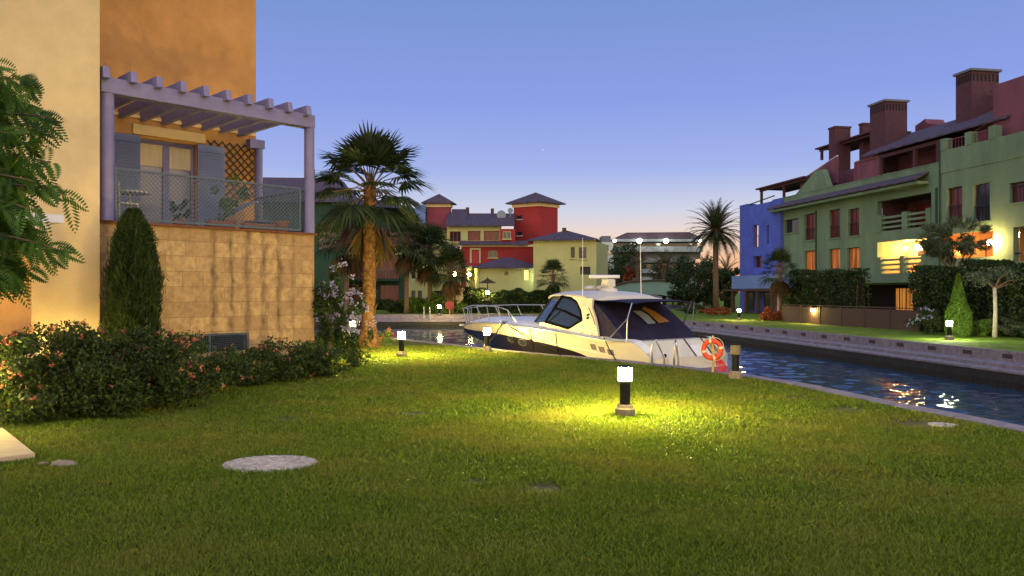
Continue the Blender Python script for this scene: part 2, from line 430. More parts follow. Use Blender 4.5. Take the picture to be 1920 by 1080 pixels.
# opposite banks
M['lawn2'] = mat('far_turf', (.10,.155,.014), .9, .45, 1.2, .6, 30, spec=.1)
right_edge = smooth_curve([(16.2,-12),(15.2,12),(14.7,23),(12.2,41.7),(10.3,51.5),(9.9,62),(12.5,80),(20,88),(22,100),(24,420)])
left_edge = smooth_curve([(-400,60),(-60,61.5),(-20,62.3),(4,62.5),(6.5,66),(9,92),(10,420)])
def bank(name, edge, close, sgn):
    ring = [(p.x,p.y,0) for p in edge] + close
    tag(put(name+'_lawn', MB().poly(ring), M['lawn2']), kind='structure')
    prof = [(0,-.02),(0,.03),(.14,.03),(.14,-.27),(.55,-.33),(.55,-.42),(.85,-.46),(.85,-.52)]
    mb = MB(); mb.grid([[(q.x,q.y,z) for q in offset(edge, sgn*d)] for d, z in prof])
    tag(put(name+'_quay', mb, M['quaystone']), kind='structure')
    mb = MB(); mb.grid([[(q.x,q.y,-.50) for q in offset(edge, sgn*.82)], [(q.x,q.y,-.75) for q in offset(edge, sgn*.9)], [(q.x,q.y,-2) for q in offset(edge, sgn*.95)]])
    tag(put(name+'_tide_band', mb, M['slime']), kind='structure')
bank('far_bank', right_edge, [(1500,420,0),(1500,-12,0)], -1)
bank('opposite_bank', left_edge, [(10,2400,0),(-1500,2400,0),(-1500,60,0)], 1)
mb = MB(); mb.box(10, 1500, 420, 2400, -.5, 0.01); tag(put('distant_ground', mb, M['lawn2']), kind='structure')
# drainage slots and joints in the quay wall opposite
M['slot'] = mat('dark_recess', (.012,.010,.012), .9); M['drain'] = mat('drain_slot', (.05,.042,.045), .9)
mb = MB()
acc = 0
for k in range(len(right_edge)-1):
    p, q = right_edge[k], right_edge[k+1]
    if p.y < 14 or p.y > 64: continue
    L_ = (q-p).length; d = (q-p)/L_; nrm = Vector((-d.y, d.x)); u = -acc
    while u < L_:
        if u >= 0:
            a = p + d*u + nrm*.136; b_ = p + d*(u+.42) + nrm*.136
            mb.hexa([(a.x,a.y,-.19),(b_.x,b_.y,-.19),(b_.x+nrm.x*.012,b_.y+nrm.y*.012,-.19),(a.x+nrm.x*.012,a.y+nrm.y*.012,-.19)],
                    [(a.x,a.y,-.06),(b_.x,b_.y,-.06),(b_.x+nrm.x*.012,b_.y+nrm.y*.012,-.06),(a.x+nrm.x*.012,a.y+nrm.y*.012,-.06)])
        u += 1.75
    acc = L_ - (u-1.75)
tag(put('quay_slots', mb, M['drain']), kind='structure')

# grass blades (uncountable: one object)
def in_lawn(X, Y):
    ex = np.array([p.x for p in near_edge]); ey = np.array([p.y for p in near_edge])
    lim = np.interp(Y, ey, ex); return X < lim - .05
def grass():
    n = 800000
    u = rng.uniform(0, 1, n)
    Y = 4.3*np.exp(u*math.log(26/4.3)); X = rng.uniform(-.90, .90, n)*Y
    keep = in_lawn(X, Y)
    for (cx, cy, r_) in BARE:
        d = np.hypot(X-cx, Y-cy); keep &= (d > r_*rng.uniform(.35, 1.25, n))
    d = ((X-MAN[0])/MAN[2])**2 + ((Y-MAN[1])/MAN[3])**2; keep &= d > rng.uniform(.72, 1.0, n)
    wear = np.sin(X*.9+np.sin(Y*.7)*2)*np.sin(Y*1.1-X*.5+1) + .5*np.sin(X*3.3+Y*1.9)*np.sin(Y*3.9-X*2.2) + .35*np.sin(X*9+Y*4)*np.sin(Y*8-X*7)
    keep &= rng.uniform(0, 1, n) > np.clip((wear-.55)*.9, 0, .72)
    X, Y = X[keep], Y[keep]; n = len(X)
    # soft patchiness
    g = np.sin(X*1.7+np.sin(Y*1.3)*1.5)*np.sin(Y*1.9+X*.6) + .6*np.sin(X*4.1+Y*2.7)*np.sin(Y*5.3-X*3.1)
    h = (.022 + .016*rng.uniform(0, 1, n) + .007*g)*(1+.25*(Y/10))
    h = np.clip(h, .010, .07)
    a = rng.uniform(0, 2*PI, n); wd = (.0035+.00055*Y)*rng.uniform(.7, 1.3, n)
    lean = rng.normal(size=(n, 2))*h[:, None]*.65
    b = np.stack([X, Y, np.zeros(n)], 1); side = np.stack([np.cos(a), np.sin(a), np.zeros(n)], 1)*wd[:, None]
    tip = b + np.concatenate([lean, h[:, None]], 1)
    V = np.stack([b-side, b+side, tip], 1)
    m = leafmat('grass_blade', (.052,.092,.007), (.19,.27,.018), .35, .6, patch=(.7, (.21,.19,.03), .6))
    tag(cloud_mesh('grass', V, None, rng.uniform(0, 1, n)**1.3, m), 'short mown grass covering the foreground lawn', 'grass', kind='stuff')
BARE = [(.29,7.15,.26),(-.35,7.4,.12),(5.0,11.9,.35),(5.45,10.6,.55),(4.75,13.3,.3),(-1.4,11.5,.22),(-3.1,11.0,.25),(3.25,8.9,.12)]
MAN = (-2.45, 8.12, .49, .40)
grass()

# ------------------------------------------------------------------ foliage builders
GREEN = dict(
    shrub=leafmat('shrub_leaf', (.012,.026,.006), (.060,.095,.018)),
    cypress=leafmat('cypress_leaf', (.016,.034,.006), (.060,.095,.016)),
    hedge=leafmat('hedge_leaf', (.011,.025,.007), (.048,.082,.019)),
    palm=leafmat('palm_leaf', (.012,.026,.010), (.055,.085,.025)),
    dead=leafmat('dead_palm_leaf', (.035,.028,.011), (.14,.078,.025)),
    bright=leafmat('bright_leaf', (.045,.10,.010), (.16,.26,.03)),
    pinnate=leafmat('pinnate_leaf', (.020,.058,.008), (.08,.165,.020)),
    pink=leafmat('pink_petal', (.32,.07,.075), (.60,.24,.13)),
    pale=leafmat('pale_blue_petal', (.25,.23,.38), (.44,.42,.55)),
    redleaf=leafmat('red_leaf', (.16,.035,.012), (.35,.10,.03)),
    grey=leafmat('grey_green_leaf', (.045,.065,.030), (.13,.16,.085)),
)
def fan_palm(base, ht, crown_r, label, group, trunk_r=.25, flare=1.6, nfan=34, seg=22, skirt=10, lean=(0,0), cat='palm tree', bark='palmbark', boots=True, name='fan_palm', green='palm'):
    b = Vector(base); t = thing(name, b, label, cat, group)
    top = b + Vector((lean[0], lean[1], ht))
    prof = []
    for k in range(15):
        f = k/14; r_ = trunk_r*(1 + (flare-1)*max(0, 1-f*5)**1.5)*(1 - .12*f) ; prof.append((b.lerp(top, f), r_))
    mb = MB().tube([p for p, _ in prof], [r_ for _, r_ in prof], 16)
    tr = put('trunk', mb, M[bark], t, smooth=True)
    if boots:   # old leaf bases that stick out of the trunk
        mb = MB(); n = int(ht*34)
        for k in range(n):
            f = .17 + .83*k/n; a = k*2.4; p = b.lerp(top, f); r_ = trunk_r*(1-.12*f)
            d = Vector((math.cos(a), math.sin(a), 0)); s_ = Vector((-d.y, d.x, 0))
            o_ = random.uniform(.03, .12); h_ = random.uniform(.08, .2); wd = random.uniform(.04,.08)
            p0 = p + d*(r_*.93)
            mb.poly([p0 - s_*wd, p0 + s_*wd, p0 + d*o_ + s_*wd*.35 + Vector((0,0,h_)), p0 + d*o_ - s_*wd*.35 + Vector((0,0,h_))])
        put('leaf_base', mb, M['palmbark'], tr)
    V = []; VT = []; DV = []; DT = []; mbp = MB()
    for k in range(nfan + skirt):
        dead = k >= nfan
        a = k*2.399963 + random.uniform(-.2, .2)
        if dead: el = math.radians(random.uniform(-80, -50)); pl = crown_r*random.uniform(.22, .38)
        else: el = math.radians(86 - 108*((k+.5)/nfan)**1.15 + random.uniform(-7, 7)); pl = crown_r*random.uniform(.44, .60)*(1-.12*math.sin(max(0,el)))
        R = crown_r*random.uniform(.46, .58)
        d = Vector((math.cos(a)*math.cos(el), math.sin(a)*math.cos(el), math.sin(el)))
        start = top - Vector((0,0, .05 + (.35*k/nfan))) 
        sag = pl*.16*math.cos(el)
        hub = start + d*pl - Vector((0,0,sag))
        d2 = (d - Vector((0,0,.25*math.cos(el)))).normalized()
        side = d2.cross(Vector((0,0,1)));
        if side.length < .1: side = Vector((1,0,0))
        side.normalize(); nrm = side.cross(d2)
        if not dead or k % 2: mbp.tube([start, start.lerp(hub, .5)+Vector((0,0,sag*.5)), hub], [.022*crown_r/1.6, .016*crown_r/1.6, .010*crown_r/1.6], 4, False)
        for j in range(seg):
            th = (j/(seg-1)-.5)*(1.5 if dead else 3.3)
            u = d2*math.cos(th) + side*math.sin(th)
            Lj = R*(1-.22*abs(th)/1.85)*random.uniform(.9, 1.05)
            w_ = nrm.cross(u).normalized()*(R*(.050 if dead else .040))
            fold = nrm*(.02*R*(1 if j % 2 else -1))
            mid = hub + u*Lj*.52 - Vector((0,0,Lj*.04)) + fold
            drop = random.uniform(.16, .42)*Lj*(1.0 if el < .9 else .6)
            tip = hub + u*Lj - Vector((0,0,drop))
            q = [hub, mid - w_, mid + w_]; q2 = [mid - w_, tip, mid + w_]
            (DV if dead else V).extend([q, q2]); c_ = random.uniform(0, 1); (DT if dead else VT).extend([c_, c_])
    if mbp.v: put('leaf_stalk', mbp, M['bark'], t)
    cloud_mesh('crown', np.array([[list(p) for p in q] for q in V]), None, np.array(VT), GREEN[green], t)
    if DV: cloud_mesh('dead_frond', np.array([[list(p) for p in q] for q in DV]), None, np.array(DT), GREEN['dead'], t)
    return t
def date_palm(base, ht, R, label, group=None, nf=60, trunk_r=.25, leaflets=34, name='date_palm', droop=.55, up=1.0):
    b = Vector(base); t = thing(name, b, label, 'palm tree', group); top = b + Vector((0,0,ht))
    put('trunk', MB().tube([b, b.lerp(top,.3), b.lerp(top,.85), top+Vector((0,0,.2))], [trunk_r*1.2, trunk_r, trunk_r*1.05, trunk_r*1.3], 12), M['bark'], t, smooth=True)
    V = []; T = []; mbp = MB()
    for k in range(nf):
        a = k*2.399963; el = math.radians(85 - 125*(k/nf)**.9*up); L_ = R*random.uniform(.9, 1.1)
        h = Vector((math.cos(a), math.sin(a), 0)); pts = []
        for j in range(9):
            f = j/8; e = el - droop*1.6*f*f
            pts.append((f, e))
        p = top.copy(); line = [p.copy()]
        for j in range(1, 9):
            e = (pts[j][1]+pts[j-1][1])/2; p = p + (h*math.cos(e) + Vector((0,0,math.sin(e))))*L_/8; line.append(p.copy())
        mbp.tube(line, [.03*R/2]*3+[.02*R/2]*3+[.01*R/2]*3, 4, False)
        s_ = Vector((-h.y, h.x, 0))
        for j in range(leaflets):
            f = .12 + .88*j/leaflets; q = f*8; i = min(int(q), 7); base_ = line[i].lerp(line[i+1], q-i); dr = (line[i+1]-line[i]).normalized()
            ll = L_*.19*math.sin(PI*min(1, f*.85+.15))**.6*random.uniform(.8,1.1)
            for sg in (-1, 1):
                u = (dr*.75 + s_*sg*.75 + Vector((0,0,.15))).normalized(); wd = dr.cross(u).cross(u).normalized()*ll*.06
                V.append([base_-wd, base_+wd, base_+u*ll - Vector((0,0,ll*.12))]); T.append(random.random())
    put('leaf_stalk', mbp, M['bark'], t)
    cloud_mesh('crown', np.array([[list(p) for p in q] for q in V]), None, np.array(T), GREEN['palm'], t)
    return t
def shrub(base, r, h, label, n=4000, leaf=.07, green='shrub', flowers=0, fmat='pink', fsize=.05, group=None, cat='shrub', name='shrub', clumps=40, elong=1.0, ang=0.0, stems=6, aspect=.5, up=.3, cr=.3):
    b = Vector(base); t = thing(name, b, label, cat, group)
    C = blob_pts(n, (0,0,.5), (1,1,.5), clumps, cr)
    C[:, 2] = np.abs(C[:, 2])
    ca, sa = math.cos(ang), math.sin(ang)
    X = C[:, 0]*r*elong; Y = C[:, 1]*r
    C = np.stack([b.x+X*ca-Y*sa, b.y+X*sa+Y*ca, b.z+C[:, 2]*h], 1)
    for k in range(stems):
        mb = MB()
        a = k*2*PI/stems+random.random(); q = Vector((math.cos(a)*r*.5*elong, math.sin(a)*r*.5, h*.75)); q = Vector((q.x*ca-q.y*sa, q.x*sa+q.y*ca, q.z))
        mb.tube([b+q*.05, b+q*.55+Vector((0,0,h*.1)), b+q], [.015,.01,.004], 5)
        put('stem', mb, M['bark'], t)
    leaves('foliage', C, leaf, GREEN[green], t, aspect=aspect, up=up)
    if flowers:
        # blossom heads sit on the outside of the foliage
        cen = np.array([b.x, b.y, b.z+h*.35]); dd = C-cen
        k = rng.choice(len(C), flowers*8); pr = np.linalg.norm(dd[k]/np.array([r*elong, r, h*.65]), axis=1); k = k[np.argsort(-pr)[:flowers]]
        heads = C[k] + unit(dd[k])*leaf*.5
        P_ = np.repeat(heads, 9, 0) + rng.normal(size=(flowers*9, 3))*fsize*.33
        leaves('blossom', P_, fsize*.6, GREEN[fmat], t, aspect=.9, tint=np.repeat(rng.uniform(0,1,flowers), 9))
    return t

# ------------------------------------------------------------------ bollard lamps
def bollard(glow, label, group='bollard lamps on the lawns', s=1.0):
    t = thing('bollard_lamp', (0,0,0), label, 'bollard lamp', group)
    put('base', MB().lathe([(.145,0),(.148,.11),(.125,.125),(.112,.165),(.09,.17)], n=8, rot=PI/8), M['concrete'], t, bevel=.006)
    put('post', MB().lathe([(.075,.16),(.075,.47),(.095,.475),(.095,.50)], n=24), M['black'], t)
    put('lens', MB().lathe([(.094,.50),(.100,.53),(.100,.66),(.094,.69)], n=24), glow, t, smooth=False)
    put('cap', MB().lathe([(.108,.69),(.108,.712),(.06,.722)], n=24), M['black'], t)
    return t
b0 = bollard(M['lampglow'], 'lit bollard lamp standing alone in the middle of the near lawn')
b0.location = at(1172, 781, gy(780)); b0.location.z = 0
BL = [(753,670,'lit bollard lamp on the lawn between the tall palm and the canal'),
      (913,659,'lit bollard lamp on the lawn in front of the motorboat bow'),
      (661,637,'small lit bollard lamp among flowers left of the tall palm trunk')]
for px, py, lab in BL:
    c = copy_tree(b0); Y = gy(py); c.location = ((px-HX)/FPX*Y, Y, 0); c['label'] = lab
    if px != 753:
        for ch in c.children:
            if ch.name.startswith('lens'): ch.data = ch.data.copy(); ch.data.materials[0] = M['lampglow3']
# unlit one
bu = bollard(M['frost'], 'unlit black bollard lamp with frosted glass beside the lifebuoy')
Y = gy(711); bu.location = ((1379-HX)/FPX*Y, Y, 0)
bc = bollard(M['coolglow'], 'bright white bollard lamp in front of the green cone topiary across the canal')
Y = gy(637); bc.location = ((1780-HX)/FPX*Y, Y, 0); bc.scale = (1.0,)*3
for ch in bc.children: pass
for px, py, lab, sc_ in ((1386,600,'lit bollard lamp on the grass below the blue house', 1.0), (824,592,'lit bollard lamp in leafy plants left of the round red board', 1.15), (914,589,'lit lamp just above the dark hedge under the thatched parasol', 1.15)):
    c = copy_tree(b0); Y = gy(py) if py != 589 else 66.0; c.location = ((px-HX)/FPX*Y, Y, 0); c['label'] = lab; c.scale = (sc_,)*3
    for ch in c.children:
        if ch.name.startswith('lens'): ch.data = ch.data.copy(); ch.data.materials[0] = M['lampglow3']
    if py == 589: c.location.z = 1.05
L0P = lambda s, w: (-7.73+.682*s-.731*w, 15.0+.731*s+.682*w)
c = copy_tree(b0); q_ = L0P(-.72,-.95); c.location = (q_[0], q_[1], 0); c.scale = (.8,.8,.6)
for ch in c.children:
    if ch.name.startswith('lens'): ch.data = ch.data.copy(); ch.data.materials[0] = M['lampglow3']
c['label'] = 'lit bollard lamp at the foot of the cream wall behind the flowering shrubs'

c = copy_tree(b0); c.location = (-7.1, 9.9, 0); c['label'] = 'lit bollard lamp at the side of the stone path by the left edge'
for ch in c.children:
    if ch.name.startswith('lens'): ch.data = ch.data.copy(); ch.data.materials[0] = M['lampglow3']
# ------------------------------------------------------------------ left building
L = Frame((-7.73, 15.0), (.682, .731)); WL = 2.88; TZ = 3.06
def stone_material():
    m = bpy.data.materials.new('travertine_cladding'); m.use_nodes = True; t = m.node_tree; p = t.nodes['Principled BSDF']
    c = N(t, 'ShaderNodeTexCoord'); mp = N(t, 'ShaderNodeMapping'); mp.inputs['Rotation'].default_value = (0,0,-math.atan2(L.d.y, L.d.x)); lk(t, c.outputs['Object'], mp.inputs[0])
    sp = N(t, 'ShaderNodeSeparateXYZ'); lk(t, mp.outputs[0], sp.inputs[0]); cb = N(t, 'ShaderNodeCombineXYZ'); lk(t, sp.outputs[0], cb.inputs[0]); lk(t, sp.outputs[2], cb.inputs[1])
    br = N(t, 'ShaderNodeTexBrick'); lk(t, cb.outputs[0], br.inputs['Vector']); br.inputs['Scale'].default_value = 1
    br.inputs['Brick Width'].default_value = .62; br.inputs['Row Height'].default_value = .31; br.inputs['Mortar Size'].default_value = .006; br.inputs['Mortar Smooth'].default_value = .3
    br.inputs['Color1'].default_value = (.62,.41,.17,1); br.inputs['Color2'].default_value = (.43,.27,.11,1); br.inputs['Mortar'].default_value = (.26,.17,.08,1); br.offset = .37; br.squash = .7; br.squash_frequency = 3
    n = N(t, 'ShaderNodeTexNoise'); n.inputs['Scale'].default_value = 7; n.inputs['Detail'].default_value = 8; n.inputs['Roughness'].default_value = .7; lk(t, c.outputs['Object'], n.inputs['Vector'])
    r = N(t, 'ShaderNodeMapRange'); r.inputs[1].default_value = .38; r.inputs[2].default_value = .62; r.inputs[3].default_value = 0; r.inputs[4].default_value = .8; lk(t, n.outputs[0], r.inputs[0])
    x = N(t, 'ShaderNodeMixRGB'); lk(t, r.outputs[0], x.inputs[0]); lk(t, br.outputs[0], x.inputs[1]); x.inputs[2].default_value = (.30,.17,.07,1)
    def mth(op, a, b=None, clamp=False):
        q = N(t, 'ShaderNodeMath', operation=op); q.use_clamp = clamp
        for k, v in ((0, a), (1, b)):
            if v is None: continue
            if isinstance(v, (int, float)): q.inputs[k].default_value = v
            else: lk(t, v, q.inputs[k])
        return q.outputs[0]
    def mrr(a, *v):
        q = N(t, 'ShaderNodeMapRange')
        for k, z in enumerate(v): q.inputs[k+1].default_value = z
        lk(t, a, q.inputs[0]); return q.outputs[0]
    # rain stains under the balcony drip edge
    n2 = N(t, 'ShaderNodeTexNoise'); n2.inputs['Scale'].default_value = 3.2; n2.inputs['Detail'].default_value = 7; lk(t, c.outputs['Object'], n2.inputs['Vector'])
    sx = mth('ADD', sp.outputs[0], mth('MULTIPLY', mth('SUBTRACT', n2.outputs[0], .5), .22))
    off = L.P(0,0,0); s_off = 0.0
    pp = mth('PINGPONG', mth('SUBTRACT', sx, 2.24 - .19 + s_off), .19)      # 0 .. .19, peak on each stain
    st = mrr(pp, .085, .18, 0, .8)
    msk = mth('MULTIPLY', mrr(sp.outputs[0], 1.95, 2.1, 0, 1), mrr(sp.outputs[0], 4.2, 4.0, 0, 1))
    zed = mrr(mth('ADD', sp.outputs[2], mth('MULTIPLY', n2.outputs[0], 2.4)), 1.5, 2.5, 0, 1)
    n3 = N(t, 'ShaderNodeTexNoise'); n3.inputs['Scale'].default_value = 16; n3.inputs['Detail'].default_value = 6; n3.inputs['Roughness'].default_value = .8; lk(t, c.outputs['Object'], n3.inputs['Vector'])
    mp4 = N(t, 'ShaderNodeMapping'); mp4.inputs['Scale'].default_value = (3,3,1); lk(t, c.outputs['Object'], mp4.inputs[0])
    n4 = N(t, 'ShaderNodeTexNoise'); n4.inputs['Scale'].default_value = 2.6; n4.inputs['Detail'].default_value = 9; n4.inputs['Roughness'].default_value = .7; lk(t, mp4.outputs[0], n4.inputs['Vector'])
    st = mth('MULTIPLY', mth('MULTIPLY', mth('MULTIPLY', st, msk), zed), mrr(n4.outputs[0], .33, .62, .12, 1))
    x2 = N(t, 'ShaderNodeMixRGB'); lk(t, st, x2.inputs[0]); lk(t, x.outputs[0], x2.inputs[1]); x2.inputs[2].default_value = (.035,.026,.015,1)
    lk(t, x2.outputs[0], p.inputs['Base Color']); p.inputs['Roughness'].default_value = .85
    b = N(t, 'ShaderNodeBump'); b.inputs['Strength'].default_value = .5; b.inputs['Distance'].default_value = .02; lk(t, n3.outputs[0], b.inputs['Height'])
    b2 = N(t, 'ShaderNodeBump'); b2.inputs['Strength'].default_value = .8; b2.inputs['Distance'].default_value = .01; b2.invert = True; lk(t, br.outputs['Fac'], b2.inputs['Height']); lk(t, b.outputs[0], b2.inputs['Normal'])
    lk(t, b2.outputs[0], p.inputs['Normal'])
    return m
M['travertine'] = stone_material()
base = L.P(0,0,0)
lb = thing('apartment_building', base, 'orange and cream apartment building with lavender balcony pergola over a stone clad base', 'building')
# the cream wall, taller and a little in front
mb = MB(); mb.fb(L, -9, L.S(187,-.28), -.28, 6.0, 0, 22); put('wall', mb, M['cream'], lb)['label'] = 'tall cream wall beside the balcony'
# near porch pier with lavender cap
sP, _ = L.px(59, 560, -1.6)
mb = MB(); mb.fb(L, sP-4, sP, -1.6, -.30, 0, L.Z(59, 428, -1.6)); put('porch_wall', mb, M['orange'], lb)
mb = MB(); mb.fb(L, sP-4, sP+.06, -1.66, -.30, 0, L.Z(59, 629, -1.6)); put('plinth', mb, M['cream'], lb)
zc = L.Z(59, 428, -1.6)
mb = MB(); mb.fb(L, sP-4, sP+.22, -1.75, -.30, zc, zc+.09); mb.fb(L, sP-4, sP+.38, -1.9, -.30, zc+.09, zc+.22); put('cornice', mb, M['lavlite'], lb)
# orange wall with the french window opening
s_o0, s_o1 = L.S(262, WL), L.S(368, WL); z_o1 = L.Z(300, 262, WL)
sE = L.S(480, WL)
mb = MB(); mb.wall(L, -.3, sE, TZ, 22, WL, .5, [(s_o0, s_o1, TZ, z_o1)]); mb.fb(L, sE-.5, sE, WL+.5, 8, 0, 22)
put('wall', mb, M['orange'], lb)['label'] = 'tall orange wall behind the pergola'
mb = MB(); mb.fb(L, L.S(247,WL), L.S(383,WL), WL-.07, WL, z_o1+.05, z_o1+.28); put('shutter_box', mb, M['band'], lb, bevel=.01)
mb = MB(); mb.fb(L, .05, sE-.02, WL-.05, WL, z_o1+.42, 5.80); put('wall_band', mb, M['band'], lb)
# terrace base in stone
g0, g1 = L.S(316), L.S(467); gz1 = L.Z(390, 626); gz0 = .50
mb = MB(); mb.wall(L, -.14, 4.66, -.2, TZ, 0, .25, [(g0, g1, gz0, gz1)])
mb.fb(L, 4.41, 4.655, .25, 2.9, -.2, TZ-.005); put('stone_base', mb, M['travertine'], lb)
mb = MB(); mb.fb(L, .0, 4.66, .25, WL, TZ-.25, TZ-.01); put('balcony_slab', mb, M['concrete'], lb)
mb = MB(); mb.fb(L, -.0, 4.70, -.06, .30, TZ, TZ+.045); mb.fb(L, 4.40, 4.70, .30, 2.9, TZ, TZ+.045); put('drip_edge', mb, mat('dull_tile_edge', (.17,.065,.03), .9, .25, 8), lb)
# basement grille
mb = MB(); mb.fb(L, g0, g1, .26, .5, gz0-.1, gz1); gr = put('basement_opening', mb, M['slot'], lb)
mb = MB(); gw = .10
mb.fb(L, g0, g1, .02, .07, gz1-.045, gz1); mb.fb(L, g0, g0+.04, .02, .07, gz0, gz1-.045); mb.fb(L, g1-.04, g1, .02, .07, gz0, gz1-.045); mb.fb(L, (g0+g1)/2-.02, (g0+g1)/2+.02, .015, .075, gz0, gz1-.045)
gf = put('grille_frame', mb, M['railing'], lb)
mb = MB()
k = g0+.04
while k < g1-.04: mb.fb(L, k, k+.007, .035, .042, gz0, gz1-.04); k += .045
z = gz0
while z < gz1-.05: mb.fb(L, g0+.04, g1-.04, .043, .05, z, z+.007); z += .045
put('grille', mb, M['railing'], gf)
# french window
fw = MB(); s0, s1 = s_o0, s_o1; sm = (s0+s1)/2
for a, b_ in ((s0, s0+.07), (s1-.07, s1), (sm-.08, sm+.08)): fw.fb(L, a, b_, WL+.14, WL+.22, TZ, z_o1-.1)
fw.fb(L, s0, s1, WL+.13, WL+.23, z_o1-.10, z_o1)
wn = put('french_window', fw, M['lav'], lb)
put('pane', MB().fb(L, s0+.06, s1-.06, WL+.18, WL+.185, TZ+.1, z_o1-.1), mat('window_glass_lilac', (.20,.19,.26), .12, spec=.7), wn)
mb = MB(); mb.fb(L, s0+.07, s1-.07, WL+.155, WL+.175, z_o1-.62, z_o1-.1); put('blind', mb, M['curtain'], wn)
# shutters
for a, b_ in ((L.S(212,WL), s_o0-.01), (s_o1+.01, L.S(420,WL))):
    mb = MB(); mb.fb(L, a, b_, WL-.06, WL-.01, TZ+.06, z_o1+.02)
    sh = put('shutter', mb, M['shutter'], lb, bevel=.008)
    mb = MB(); z = TZ+.2
    while z < z_o1-.1: mb.fb(L, a+.05, b_-.05, WL-.075, WL-.061, z, z+.035); z += .07
    put('slat', mb, M['shutter'], sh)
# lattice trellis on the wall at the right
mb = MB(); ta, tb = L.S(387,WL), L.S(478,WL); tz0, tz1 = TZ+1.0, L.Z(430, 268, WL)
def lattice(mb, A, Bv, z0, z1, pitch, wd, th, wfun):
    """diamond lattice in the rectangle s A..B, z z0..z1"""
    H = z1-z0; k = A-H
    while k < Bv:
        for sg in (1, -1):
            if sg == 1: sa, sb, za, zb = k, k+H, z0, z1
            else: sa, sb, za, zb = k, k+H, z1, z0
            # clip
            t0 = max(0, (A-sa)/H); t1 = min(1, (Bv-sa)/H)
            if t1 - t0 > .02:
                p = (sa+H*t0, za+(zb-za)*t0); q = (sa+H*t1, za+(zb-za)*t1)
                o_ = wd*.707
                w0 = wfun(0)+(0 if sg > 0 else th)
                a0 = [wfun.P(p[0]-o_/2, w0, p[1]+sg*o_/2), wfun.P(p[0]+o_/2, w0, p[1]-sg*o_/2), wfun.P(q[0]+o_/2, w0, q[1]-sg*o_/2), wfun.P(q[0]-o_/2, w0, q[1]+sg*o_/2)]
                b0_ = [wfun.P(p[0]-o_/2, w0+th, p[1]+sg*o_/2), wfun.P(p[0]+o_/2, w0+th, p[1]-sg*o_/2), wfun.P(q[0]+o_/2, w0+th, q[1]-sg*o_/2), wfun.P(q[0]-o_/2, w0+th, q[1]+sg*o_/2)]
                mb.hexa(a0, b0_)
        k += pitch
class WF:
    def __init__(s_, w): s_.w = w
    def __call__(s_, x): return s_.w
    def P(s_, s, w, z): return L.P(s, w, z)
lattice(mb, ta, tb, tz0, tz1, .20, .032, .012, WF(WL-.05)); put('trellis', mb, M['wood'], lb)
# pergola
pg = MB(); s_end = L.S(590, -.1)
zb0, zb1 = L.Z(590, 243, 0), L.Z(590, 219, 0)
pg.fb(L, -.02, s_end, -.13, .13, zb0, zb1)
per = put('pergola', pg, M['lav'], lb, bevel=.012)
per['label'] = 'lavender pergola with ten rafters'
put('beam', MB().fb(L, 4.45, 4.86, WL-.36, WL-.14, zb0-.12, zb0+.10), M['lav'], per, bevel=.01)
tips = [200, 252, 300, 345, 388, 430, 470, 509, 545, 580]
for x in tips:
    s = L.S(x, -.28); mb = MB(); zr = zb1-.12
    mb.hexa([L.P(s-.06,-.30,zr+.06),L.P(s+.06,-.30,zr+.06),L.P(s+.06,WL,zr),L.P(s-.06,WL,zr)], [L.P(s-.06,-.25,zr+.28),L.P(s+.06,-.25,zr+.28),L.P(s+.06,WL,zr+.22),L.P(s-.06,WL,zr+.22)])
    put('rafter', mb, M['lav'], per, bevel=.008)
for s, w_, r_ in ((.13, .0, .125), (4.53, 0, .115), (4.74, WL-.25, .10)):
    q = L.P(s, w_, 0)
    mb = MB(); mb.lathe([(r_, TZ+.045), (r_, zb0)], (q.x, q.y, 0), 24); put('column', mb, M['lav'], per, smooth=False)
# balcony railing
ra, rb_ = L.S(214), L.S(563); rz0, rz1 = TZ+.075, L.Z(214, 314)
mb = MB(); mb.fb(L, ra, rb_, -.03, .01, rz1-.04, rz1); mb.fb(L, ra, rb_, -.03, .01, rz0, rz0+.045); mb.fb(L, ra, ra+.045, -.03, .01, rz0+.045, rz1-.04); mb.fb(L, rb_-.045, rb_, -.03, .01, rz0+.045, rz1-.04)
rl = put('balcony_railing', mb, M['railing'], lb)
mb = MB(); lattice(mb, ra+.04, rb_-.04, rz0+.04, rz1-.04, .088, .014, .006, WF(-.016)); put('lattice_panel', mb, M['railing'], rl)
# end railing
F2 = Frame(L.P(4.6, .15, 0).xy, (L.m.x, L.m.y)); 
class WF2:
    def __call__(s_, x): return 0.0
    def P(s_, s, w, z): return F2.P(s, w, z)
mb = MB(); mb.fb(F2, 0, 2.4, 0, .04, rz1-.04, rz1); mb.fb(F2, 0, 2.4, 0, .04, rz0, rz0+.045); rl2 = put('balcony_railing', mb, M['railing'], lb)
mb = MB(); lattice(mb, 0, 2.4, rz0+.04, rz1-.04, .088, .014, .006, WF2()); put('lattice_panel', mb, M['railing'], rl2)
